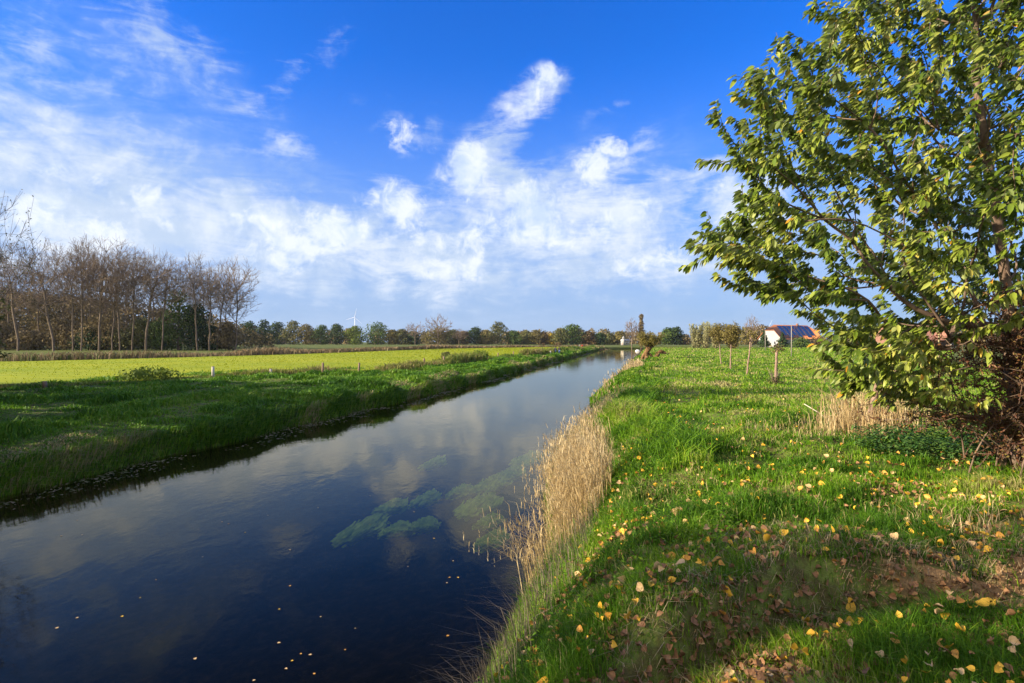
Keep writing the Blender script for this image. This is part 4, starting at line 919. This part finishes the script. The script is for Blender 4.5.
def house(X0, X1, Y0, Y1, ze, zr_, hipz, inset, label, wallm, roofm, panels=0, name='farmhouse', zg=1.35, hidew=False):
    e = empty(name, ((X0+X1)/2, (Y0+Y1)/2, zg), label, 'house'); cx_, cy_ = (X0+X1)/2, (Y0+Y1)/2
    w_, d_ = (X1-X0)/2, (Y1-Y0)/2; he, hr, hh = ze-zg, zr_-zg, hipz-zg
    fh = (hh-he)/(hr-he); yh = d_*(1-fh); mb = MB()
    # walls with clipped gables
    sec = [(-d_, -.2), (d_, -.2), (d_, he), (yh, hh-.05), (-yh, hh-.05), (-d_, he)]
    V = [(-w_, y_, z_) for y_, z_ in sec]+[(w_, y_, z_) for y_, z_ in sec]
    mb.add(V, [(0, 1, 7, 6), (1, 2, 8, 7), (0, 6, 11, 5)], None)
    mb.add(V, [(0, 5, 2, 1), (5, 4, 3, 2), (6, 7, 8, 11), (11, 8, 9, 10)], None); mb.build('wall', wallm, e)
    # roof slab, slightly overhanging
    ov = .5; k_ = (hr-he)/d_; V = []
    for dz in (0, .25):
        V += [(-w_-ov, -d_-ov, he-ov*k_+dz), (w_+ov, -d_-ov, he-ov*k_+dz), (w_+ov, -yh, hh+dz), (w_-inset, 0, hr+dz), (-w_+inset, 0, hr+dz), (-w_-ov, -yh, hh+dz), (-w_-ov, d_+ov, he-ov*k_+dz), (w_+ov, d_+ov, he-ov*k_+dz), (w_+ov, yh, hh+dz), (-w_-ov, yh, hh+dz)]
    q_ = [(0, 1, 2, 5), (5, 2, 3, 4), (6, 9, 8, 7), (9, 4, 3, 8)]; T2 = [(5, 4, 9), (2, 8, 3)]
    Q2 = [tuple(a+10 for a in q) for q in q_]+[tuple(reversed(q)) for q in q_]; T3 = [tuple(a+10 for a in q) for q in T2]+[tuple(reversed(q)) for q in T2]
    Q2 += [(0, 10, 11, 1), (6, 7, 17, 16), (0, 5, 15, 10), (5, 9, 19, 15), (9, 6, 16, 19), (1, 11, 12, 2), (2, 12, 18, 8), (8, 18, 17, 7)]
    rf_ = mb2 = MB().add(V, Q2, T3); rf_ = mb2.build('roof', roofm, e)
    c_ = MB().box(w_*.3, w_*.3+.9, -.4, .4, hr-.6, hr+1.1); c_.build('chimney', brickm, rf_)
    # windows and door
    for i, x_ in enumerate(np.linspace(-w_*.8, w_*.8, 6)):
        f_ = MB().box(x_-.65, x_+.65, -d_-.06, -d_+.05, he*.28, he*.72).build('window', frame_m, e)
        MB().box(x_-.55, x_-.03, -d_-.09, -d_-.055, he*.31, he*.69).box(x_+.03, x_+.55, -d_-.09, -d_-.055, he*.31, he*.69).build('pane', glassm, f_)
    for y_ in (-d_*.45, d_*.35):
        f_ = MB().box(-w_-.06, -w_+.05, y_-.55, y_+.55, he*.3, he*.7).build('window', frame_m, e)
        MB().box(-w_-.09, -w_-.055, y_-.45, y_+.45, he*.34, he*.66).build('pane', glassm, f_)
    if panels:
        for i in range(panels):
            x_ = -w_+4.6+i*(2*w_-7.0)/panels; pw = (2*w_-7.0)/panels*.86; y0 = -d_+.3; y1 = -.55
            sh = .9; up = .34
            def pt(x, y): return (x, y, hr+k_*y+.25+up*.4)
            lo_ = .0 if i % 2 else .9
            V = [pt(x_-1.2, y0+lo_), pt(x_-1.2+pw, y0+lo_), pt(x_+sh+pw-1.2, y1), pt(x_+sh-1.2, y1)]; V2 = [(a, b, c-.1) for a, b, c in V]
            MB().add(V+V2, [(0, 1, 2, 3), (7, 6, 5, 4), (0, 4, 5, 1), (1, 5, 6, 2), (2, 6, 7, 3), (3, 7, 4, 0)]).build('solar_panel', panelm, e)
    return e
fhs = house(127.3, 159.3, 286.1, 299.1, 5.6, 12.2, 9.6, 3.0, 'white farmhouse with an orange tiled roof carrying dark solar panels', white, tile, 7); fhs.rotation_euler = (0, 0, math.radians(28))
house(101, 118, 150, 160, 4.6, 8.6, 8.55, .3, 'brick house with a dull red roof seen through the big tree', brickm, redtile, 0, 'brick_house')
# small white house with a turret
b_ = at(625, 400); e = empty('small_house', b_, 'tiny white house with a turret beside the river bend', 'house')
MB().box(-2.6, 2.8, -2, 2, -.1, 3.0).build('wall', white, e); MB().add([(-2.9,-2.3,2.9),(3.1,-2.3,2.9),(3.1,2.3,2.9),(-2.9,2.3,2.9),(-2.9,0,4.3),(3.1,0,4.3)], [(0,1,5,4),(2,3,4,5),(0,3,2,1)], [(0,4,3),(1,2,5)]).build('roof', white, e)
tb = MB(); tb.box(-2.2, -.6, -2.6, -1.0, -.1, 4.8); tb.add([(-2.4,-2.8,4.8),(-.4,-2.8,4.8),(-.4,-.8,4.8),(-2.4,-.8,4.8),(-1.4,-1.8,6.6)], [(3,2,1,0)], [(0,1,4),(1,2,4),(2,3,4),(3,0,4)]); tb.build('turret', white, e)
MB().box(-2.55, -1.7, -2.12, -2.02, .0, 2.2).build('door', redtile, e)
f_ = MB().box(.3, 1.5, -2.08, -1.98, 1.0, 2.1).build('window', frame_m, e); MB().box(.4, 1.4, -2.12, -2.085, 1.1, 2.0).build('pane', glassm, f_)
# wrapped bales
wrap = solid('bale_wrap', [(.72, .73, .75), (.82, .82, .82)], .35, 3, .2, spec=.5)
def bale(px, Y, r_, label):
    b_ = at(px, Y); e = empty('hay_bale', b_+np.array([0, 0, 0]), label, 'hay bale', 'white wrapped bales by the river'); mb = MB(); f = [-.62, -.60, -.5, .5, .60, .62]
    mb.tube([(0, s_*r_*1.05, r_*.98) for s_ in f], [r_*.55, r_*.85, r_, r_, r_*.85, r_*.55], 20); o_ = mb.build('wrap', wrap, e, True)
bale(637.6, 232, .95, 'larger white wrapped round bale left of the pollard willow'); bale(644, 232, .75, 'smaller white wrapped round bale nearly behind the pollard willow')
# blue tarpaulin strip
b_ = at(680, 250); mb = MB(); f = np.linspace(0, PI, 7)
V = [(x_, -math.cos(a)*1.0, math.sin(a)*.5*(1+.15*math.sin(x_*2))) for x_ in np.linspace(-5, 5, 21) for a in f]; Q_ = [(i*7+j, (i+1)*7+j, (i+1)*7+j+1, i*7+j+1) for i in range(20) for j in range(6)]
o_ = mb.add(V, Q_).build('tarpaulin', solid('blue_tarp', [(.05, .10, .20), (.12, .20, .34)], .5, 1.2), smooth=True); o_.location = b_; tag(o_, 'low blue tarpaulin strip lying at the end of the meadow', 'tarpaulin')
# conifers beside the farmhouse
leaf_tree(764, 329.5, 13, 'dark', 'dark green cone-shaped conifer left of the white gable', Y=262, shape='cone', nb=9, n=1800, name='conifer', group='conifers by the farmhouse', size=.32, low=.02)
leaf_tree(782.5, 332, 15, 'dark', 'dark green conifer in front of the farmhouse wall', Y=262, shape='cone', nb=9, n=1800, name='conifer', group='conifers by the farmhouse', size=.32, low=.02)
for px, tp, wp, kd, lb in ((800,338,22,'green','green garden shrub under the solar roof'),(822,336,22,'russet','russet garden shrub right of the farmhouse'),(845,334,26,'haze','brown tree between the two houses'),(950,335,22,'haze','brown tree right of the yellowish pole'),(975,333,26,'haze','brown tree behind the big trunk')):
    leaf_tree(px, tp, wp, kd, lb, Y=240, name='shrub', cat='shrub', group='garden shrubs by the houses', n=1300, nb=9, shape='round', size=.3, low=.02)
# poles
def pole(px, base_py, top, r_, mat, label, arms=False):
    b_ = G(px, base_py); h_ = zat(top, b_[1])-b_[2]; e = empty('utility_pole', b_, label, 'pole'); MB().tube([(0, 0, -.2), (.02, 0, h_*.5), (0, 0, h_)], [r_, r_*.85, r_*.7], 10).build('shaft', mat, e, True)
    MB().tube([(0, 0, h_), (0, 0, h_+.05)], [r_*.8, r_*.5], 10).build('cap', greypole, e, True)
    if arms: MB().box(-.6, .6, -.05, .05, h_-.4, h_-.3).build('crossarm', mat, e)
pole(765.3, 351, 330, .11, greypole, 'thin grey pole in front of the conifer beside the gable')
pole(791.5, 357, 325, .09, greypole, 'thin grey pole in front of the solar roof')
pole(939, 361, 298, .12, polem, 'yellowish wooden pole seen through the big tree leaves')
# wire fence posts along the far side of the meadow behind the young trees; posts of the bright field
def post(px, py, h_, r_, label, mat=woodpost, capm=None):
    b_ = G(px, py); e = empty('fence_post', b_, label, 'fence post', 'posts along the bright field edge'); rng = np.random.default_rng(int(px)); l_ = rng.normal(0, .03, 2)
    MB().tube([(0, 0, -.2), (l_[0]*.5, l_[1]*.5, h_*.5), (l_[0], l_[1], h_-.02)], [r_, r_*.97, r_*.93], 10).build('shaft', mat, e, True)
    MB().tube([(l_[0], l_[1], h_-.02), (l_[0], l_[1], h_+.012)], [r_*.94, r_*.8], 10).build('top', capm or bark_pale, e, True)
palepost = solid('pale_post', [(.40, .36, .32), (.58, .54, .5)], .85, 8)
post(213, 377, .78, .10, 'weathered pale post at the left end of the post row', palepost)
post(271, 375, .5, .09, 'short sunlit pale post left of the two dark posts', palepost)
post(322.5, 374.5, .95, .09, 'tallest dark wooden post of the row')
post(358.7, 373.5, .92, .09, 'dark wooden post just left of the tall weeds')
post(424.5, 367.2, .95, .10, 'brown post among weeds right of the dark posts')
post(444, 364.5, 1.0, .12, 'thick brown post next to the small olive bush')
post(457.5, 363, .9, .1, 'brown post between the two field edge bushes')
post(470.5, 361.6, 1.0, .12, 'brown post at the foot of the green bush')
post(498, 358.8, 1.0, .1, 'pinkish post halfway along the far weed strip'); post(513.5, 357.3, 1.0, .1, 'small post near the far end of the weed strip')
post(45, 387.5, .35, .12, 'low dark stump in the shaded grass at the field corner')
post(550.5, 354.6, .85, .14, 'white-topped short post beside the path before the walkers', palepost, white)
for i in range(10):
    px = 214+i*5.2; b_ = at(px, 260); e = empty('fence_stake', b_, 'thin pale stake of the far pasture fence under the wood end', 'fence stake', 'pale stakes of the far pasture fence')
    MB().tube([(0, 0, -.1), (0, 0, 1.15)], [.13, .12], 6).build('shaft', palepost, e, True)
# wind turbines
tm = solid('turbine_white', [(.75, .77, .8), (.8, .82, .85)], .5, .05)
def turbine(px, hub_py, Y, R_, ang, yaw, label):
    b_ = at(px, Y); hz = zat(hub_py, Y)-b_[2]; e = empty('wind_turbine', b_, label, 'wind turbine', 'wind turbines on the horizon'); s_ = R_/45
    MB().tube([(0, 0, -5), (0, 0, hz*.5), (0, 0, hz-1)], [2.2*s_, 1.7*s_, 1.2*s_], 14).build('tower', tm, e, True)
    nc = MB(); nc.tube([(-.0, -4*s_, hz), (0, -2*s_, hz), (0, 6*s_, hz), (0, 8*s_, hz)], [1.6*s_, 2.4*s_, 2.4*s_, 1.2*s_], 12); nc.build('nacelle', tm, e, True)
    MB().tube([(0, -8*s_, hz), (0, -7*s_, hz), (0, -4*s_, hz)], [.3*s_, 1.6*s_, 2.0*s_], 12).build('hub', tm, e, True)
    for k in range(3):
        a_ = math.radians(ang+120*k); u = np.array([math.sin(a_)*math.cos(yaw), math.sin(a_)*math.sin(yaw), math.cos(a_)]); w_ = np.array([math.cos(a_)*math.cos(yaw), math.cos(a_)*math.sin(yaw), -math.sin(a_)])
        c_ = np.array([0, -5.5*s_, hz]); f = np.linspace(0, 1, 8); wd = np.interp(f, [0, .15, .3, 1], [1.3, 2.6, 2.3, .5])*s_*.9; V = []
        for i in range(8):
            p0 = c_+u*R_*f[i]; V += [p0-w_*wd[i]*.35, p0+np.array([0, -.5*s_, 0]), p0+w_*wd[i]*.65, p0+np.array([0, .5*s_, 0])]
        Q_ = [(i*4+j, i*4+(j+1) % 4, (i+1)*4+(j+1) % 4, (i+1)*4+j) for i in range(7) for j in range(4)]+[(0, 1, 2, 3), (31, 30, 29, 28)]
        MB().add(V, Q_).build('blade', tm, e)
turbine(354.8, 317.3, 2600, 42, 12, .35, 'lone white wind turbine above the far tree line')
turbine(757, 328, 2600, 40, -30, .2, 'white wind turbine left of the farmhouse roof with a blade up to the left')
turbine(768.2, 327.5, 2600, 40, 28, .2, 'white wind turbine closest to the farmhouse with a blade up to the right')

# ------------------------------------------------------------------ walkers
skin = solid('skin', [(.45, .28, .2), (.5, .32, .23)], .6, 5)
def cloth(n_, c): return solid(n_, [tuple(k*.85 for k in c), c], .85, 6)
def skinmesh(name, verts, edges, radii, mat, parent, root=0):
    me = bpy.data.meshes.new(name); me.from_pydata(verts, edges, []); o_ = bpy.data.objects.new(name, me); COL.objects.link(o_)
    md = o_.modifiers.new('skin', 'SKIN'); sv = me.skin_vertices[0].data
    for i, r_ in enumerate(radii): sv[i].radius = r_ if isinstance(r_, tuple) else (r_, r_)
    sv[root].use_root = True; md.use_smooth_shade = True; s = o_.modifiers.new('sub', 'SUBSURF'); s.levels = 1; s.render_levels = 1
    me.materials.append(mat); o_.parent = parent; return o_
def person(px, Y, hgt, jc, tc_, hc, label, rot=0, step=.22, group='people walking on the far path'):
    b_ = at(px, Y); e = empty('person', b_, label, 'person', group); e.rotation_euler = (0, 0, rot); s = hgt/1.75
    V = {'p': (0, 0, .95), 's': (0, 0, 1.2), 'c': (0, -.01, 1.4), 'n': (0, 0, 1.5), 'h': (0, -.015, 1.58), 'ht': (0, -.01, 1.7),
      'sl': (-.19, 0, 1.42), 'el': (-.25, .05, 1.15), 'wl': (-.25, -.1, .93), 'fl': (-.25, -.14, .84), 'sr': (.19, 0, 1.42), 'er': (.25, -.0, 1.14), 'wr': (.25, .1, .92), 'fr': (.25, .13, .83),
      'hl': (-.1, 0, .9), 'kl': (-.1, -step*.8, .5), 'al': (-.1, -step, .09), 'tl': (-.1, -step-.16, .04), 'hr': (.1, 0, .9), 'kr': (.1, step*.3, .5), 'ar': (.1, step, .12), 'tr': (.1, step-.15, .04)}
    Rd = dict(p=(.15, .11), s=(.14, .10), c=(.17, .11), n=.055, h=(.085, .1), ht=(.07, .08), sl=.07, el=.045, wl=.032, fl=.04, sr=.07, er=.045, wr=.032, fr=.04, hl=.09, kl=.06, al=.045, tl=.04, hr=.09, kr=.06, ar=.045, tr=.04)
    E = [('p','s'),('s','c'),('c','n'),('n','h'),('h','ht'),('c','sl'),('sl','el'),('el','wl'),('wl','fl'),('c','sr'),('sr','er'),('er','wr'),('wr','fr'),('p','hl'),('hl','kl'),('kl','al'),('al','tl'),('p','hr'),('hr','kr'),('kr','ar'),('ar','tr')]
    def sub(ks, grow_, name, mat):
        ks = list(ks); vv_ = [tuple(c*s for c in V[k]) for k in ks]; ee = [(ks.index(a), ks.index(b)) for a, b in E if a in ks and b in ks]
        rr = [tuple((q+grow_)*s for q in (Rd[k] if isinstance(Rd[k], tuple) else (Rd[k], Rd[k]))) for k in ks]; skinmesh(name, vv_, ee, rr, mat, e)
    sub(V.keys(), 0, 'body', skin)
    sub(['p','s','c','sl','el','wl','sr','er','wr'], .03, 'jacket', jc); sub(['p','hl','kl','al','hr','kr','ar'], .022, 'trousers', tc_)
    hm_ = MB(); hm_.tube([(0, .0, 1.58*s), (0, .01, 1.64*s), (0, .0, 1.72*s), (0, 0, 1.755*s)], [.1*s, .115*s, .095*s, .03*s], 12); hm_.build('hair', hc, e, True)
    sh = MB(); sh.tube([(-.1*s, (-step+.04)*s, .04), (-.1*s, (-step-.2)*s, .035)], [.055, .04], 8); sh.build('shoe', cloth('shoe_black', (.03, .03, .03)), e, True)
    sh = MB(); sh.tube([(.1*s, (step+.04)*s, .05), (.1*s, (step-.2)*s, .035)], [.055, .04], 8); sh.build('shoe', cloth('shoe_brown', (.05, .03, .02)), e, True)
navy = cloth('navy_cloth', (.03, .04, .10)); jeans = cloth('blue_jeans', (.10, .22, .5)); blackc = cloth('black_cloth', (.02, .02, .025)); red = cloth('red_cloth', (.6, .03, .02)); greyc = cloth('grey_cloth', (.25, .27, .32)); darkh = cloth('dark_hair', (.04, .025, .02)); fair = cloth('fair_hair', (.35, .25, .15))
person(555.6, 137, 1.68, navy, jeans, darkh, 'person in a dark navy jacket and light blue jeans walking on the path', .1)
person(559.3, 138, 1.78, blackc, jeans, darkh, 'person in a black coat and blue trousers, taller of the nearer pair', -.1, .18)
person(579.6, 226, 1.7, greyc, blackc, fair, 'person in a grey jacket beside the red-coated one', .0)
person(582.2, 226, 1.75, red, blackc, darkh, 'person in a bright red coat far along the path', .0)

# ------------------------------------------------------------------ water weeds, floating and fallen leaves
wdm = leafy('water_weed', [(.32, .42, .02), (.52, .62, .05), (.68, .76, .10)], .35, .8, .05)
WP = [(360,532,40,9),(389,509,22,9),(425,501,22,7),(396,532,18,7),(423,527,16,7),(462,493,20,11),(478,508,36,14),(492,486,32,12),(492,543,22,12),(489,524,18,6),(510,476,26,10),(528,461,34,10),(432,465,22,7)]
for i, (px, py, L_, W_) in enumerate(WP):
    Y = F*4.15/(py-CY); X = (px-CX)/F*Y; m = Y/F; rng = np.random.default_rng(i+70); n = 420
    # streaming strands running with the current, kept clear of the bank
    ln = min(L_*m*2.4, 3.2); wd_ = max(W_*m*1.1, .25); X = min(X, float(XR(Y))-wd_-.35)
    o_ = empty('water_weed', (X, Y, -.05), ['long streaming weed bed farthest left under the water','small weed tuft above the long left weed bed','narrow weed streak furthest up in the left weed group','short weed streak in the middle of the left group','rounded weed tuft at the right of the left group','pale weed hump between the two weed groups','broadest pale green weed bed off the dry reeds','weed bed behind the broadest one','dark green weed clump close to the reeds','thin weed streak above the dark green clump','weed bed upstream near the reed belt','largest far weed bed beside the reeds','faint weed streak in the cloud reflection'][i], 'water weed', 'green weed beds under the water')
    u = rng.uniform(-1, 1, n); s0 = rng.uniform(-1, .5, n); wv = np.sqrt(np.clip(1-u*u, 0, 1)); base = np.stack([u*wd_+.2*s0*ln*.5, s0*ln*.5*wv, rng.uniform(-.1, .02, n)-.1*u*u], -1)
    pts = []; seg_n = 5; Ls = rng.uniform(.35, .8, n)*ln*.5; ph = rng.uniform(0, 6, n)
    for k in range(seg_n+1):
        f = k/seg_n; c_ = base+np.stack([.19*Ls*f+.03*np.sin(ph+f*5), Ls*f, .03*np.sin(f*3+ph)], -1); ww = (.02+.018*math.sin(PI*min(f+.15, 1)))
        pts += [c_-np.array([ww, 0, 0]), c_+np.array([ww, 0, 0])]
    V = np.stack(pts, 1); kk = np.arange(n)[:, None]*12; Q_ = np.concatenate([np.concatenate([kk+2*j, kk+2*j+1, kk+2*j+3, kk+2*j+2], 1) for j in range(5)]); v_ = np.tile(rng.uniform(0, 1, n), 5)
    mk('fronds', V.reshape(-1, 3), Q_, None, wdm, o_, v=v_)

def leafmesh(name, s, mat, curl, seed):
    """a dry poplar leaf: broad heart outline, curled, with a stalk"""
    rg = np.random.default_rng(seed); out = [(0, -.5), (.28, -.47), (.46, -.22), (.44, .05), (.28, .30), (.1, .48), (0, .62), (-.1, .48), (-.28, .30), (-.44, .05), (-.46, -.22), (-.28, -.47)]
    V = [(0, 0, 0)]+[(x_*s*(1+rg.normal(0, .05)), y_*s*(1+rg.normal(0, .05)), s*curl*(x_*x_*2.2+.5*y_*y_*rg.uniform(-.3, 1.2))+rg.normal(0, .02)*s) for x_, y_ in out]
    T = [(0, i, i % 12+1) for i in range(1, 13)]; n0 = len(V); V += [(-.012*s, -.5*s, .0), (.012*s, -.5*s, .0), (.05*s, -.95*s, .12*s)]; T.append((n0, n0+1, n0+2))
    me = bpy.data.meshes.new(name); me.from_pydata(V, [], T); me.materials.append(mat); me.polygons.foreach_set('use_smooth', [True]*len(T)); return me
LC = [('yellow', solid('leaf_yellow', [(.60, .32, .025), (.78, .47, .05)], .6, 30), 'golden yellow fallen leaf lying on the grass of the near bank'),
      ('orange', solid('leaf_orange', [(.45, .19, .03), (.66, .34, .06)], .6, 30), 'orange fallen leaf lying on the grass of the near bank'),
      ('tan', solid('leaf_tan', [(.50, .31, .13), (.66, .45, .22)], .7, 30), 'pale tan dry fallen leaf lying on the near bank'),
      ('brown', solid('leaf_brown', [(.15, .07, .03), (.34, .18, .085)], .8, 30), 'dull brown dead leaf lying on the near bank')]
meshes = {c[0]: [leafmesh('fallen_leaf', s_, c[1], cu, i*7+j) for j, (s_, cu) in enumerate(((.075, .8), (.062, 1.3), (.085, .5)))] for i, c in enumerate(LC)}
n = 8200; y = np.exp(rng.uniform(math.log(2.3), math.log(34), n)); x = XR(y)+.7+(np.maximum(y*.95+1-XR(y), 2))*rng.uniform(0, 1, n)
dens = fbm(x*.8, y*.8, 77)*np.interp(y, [2.3, 5, 12, 22, 34], [.95, 1, .95, .75, .35]); ttq = trough(x, y)
dens = dens+.35*(np.abs(ttq) < .5)*(y < 7)
kp = rng.uniform(0, 1, n) < np.clip((dens-.24)*1.6, 0, 1); x, y, ttq = x[kp], y[kp], ttq[kp]; n = len(x)
pr_ = rng.uniform(0, 1, n); kc = np.where(pr_ < .36, 0, np.where(pr_ < .52, 1, np.where(pr_ < .76, 2, 3))); kc = np.where((np.abs(ttq) < .35) & (y < 7) & (rng.uniform(0, 1, n) < .6), 3, kc)
gh = np.clip(fbm(x*1.3, y*1.3, 12)-.25, 0, 1)**1.2*.17; zz = H(x, y)+.02+gh*(.95+.4*(y < 4))*(np.abs(ttq) > .25)+rng.uniform(0, .04, n)
vis = (np.abs(x/y) < .9) & (y > 2.55); order = np.argsort(np.where(vis, y, 1e9)); ind = set(order[:290].tolist())
sv, stt, sq = {k: [] for k in range(4)}, None, None
rest = []
for i in range(n):
    rot = Euler((rng.normal(0, .6), rng.normal(0, .6), rng.uniform(0, 2*PI))); sc_ = float(rng.uniform(.42, 1.0))*(.85 if kc[i] != 3 else .7)
    me = meshes[LC[kc[i]][0]][int(rng.integers(0, 3))]
    if i in ind:
        o_ = bpy.data.objects.new('fallen_leaf', me); COL.objects.link(o_); o_.location = (x[i], y[i], zz[i]); o_.rotation_euler = rot; o_.scale = (sc_,)*3
        tag(o_, LC[kc[i]][2], 'leaf', LC[kc[i]][0]+' leaves fallen on the near bank')
    else: rest.append((kc[i], me, x[i], y[i], zz[i], rot, sc_*(1+.012*y[i])))
for extra in range(9000):
    y_ = float(np.exp(rng.uniform(math.log(2.5), math.log(9)))); x_ = float(rng.uniform(.3, max(y_*.95, 1))); tq = float(trough(x_, y_))
    if rng.uniform() < (.9 if -.55 < tq < .10 else .22)*float(vnoise(x_*1.7, y_*1.7, 91)*1.5):
        rest.append((3, meshes['brown'][int(rng.integers(0, 3))], x_, y_, float(H(x_, y_))+.015+rng.uniform(0, .03), Euler((rng.normal(0, .5), rng.normal(0, .5), rng.uniform(0, 6))), float(rng.uniform(.45, .9))))
for k in range(4):
    Vv, Tt, o0 = [], [], 0
    for kk_, me, x_, y_, z_, rot, s_ in rest:
        if kk_ != k: continue
        co = np.empty(len(me.vertices)*3); me.vertices.foreach_get('co', co); co = co.reshape(-1, 3)*s_ @ np.array(rot.to_matrix()).T+np.array([x_, y_, z_])
        tt_ = np.empty(len(me.loops), int); me.loops.foreach_get('vertex_index', tt_); Vv.append(co); Tt.append(tt_.reshape(-1, 3)+o0); o0 += len(co)
    if Vv: tag(mk('leaf_litter', np.vstack(Vv), None, np.vstack(Tt), LC[k][1], smooth=True), ['scattered smaller yellow leaves further up the meadow', 'scattered smaller orange leaves further up the meadow', 'scattered pale dry leaves further up the meadow', 'dark brown dead leaf litter gathered in the hollow'][k], 'leaf litter', kind='stuff')
fl = [(22.6,505),(77,520.5),(82,535),(156,580),(122,616.5),(77,618),(202.6,557),(228.6,524),(245,532.5),(268,515.5),(290,550),(290,586),(279,609.5),(320.6,617),(279,643),(300.7,654),(292,661),(195,659),(254,680.6),(314,674),(318,508),(286,669),(412,470),(370,496),(434,538.6),(414,512),(453,561),(449.5,577.7),(458,577.7),(447,583),(355,628.6),(447.7,636),(370,525),(408,566.7),(61,536),(222,522),(140,598),(57,628),(310,655),(345,650)]
for i, (px, py) in enumerate(fl):
    Y = F*4/(py-CY); c_ = (0, 2, 2, 1)[i % 4]; o_ = bpy.data.objects.new('floating_leaf', meshes[LC[c_][0]][2 if i % 3 else 0]); COL.objects.link(o_)
    o_.location = ((px-CX)/F*Y, Y, .004); o_.rotation_euler = (0, 0, i*1.7); s_ = .30+.22*((i*37) % 10)/10; o_.scale = (s_, s_, s_*.35)
    tag(o_, {0: 'yellow leaf floating on the dark river', 1: 'orange leaf floating on the dark river', 2: 'pale tan leaf floating on the dark river'}[c_], 'leaf', {0: 'yellow', 1: 'orange', 2: 'pale'}[c_]+' leaves floating on the river')
for p_ in ([], ):
    for k in meshes: pass
hz = MB().box(-4200, 4200, -90, 4200, -3.5, 140).build('haze', bpy.data.materials.new('air'))
hm_ = hz.data.materials[0]; hm_.use_nodes = True; N = NT(hm_.node_tree); hm_.node_tree.nodes.clear()
pv_ = N.n('ShaderNodeVolumePrincipled'); pv_.inputs['Color'].default_value = (.80, .88, 1, 1); pv_.inputs['Density'].default_value = HAZE; pv_.inputs['Anisotropy'].default_value = .2
o = N.n('ShaderNodeOutputMaterial'); N.l(pv_.outputs[0], o.inputs['Volume']); tag(hz, kind='stuff', label='thin pale autumn air over the whole scene')
print('objects', len(bpy.data.objects))
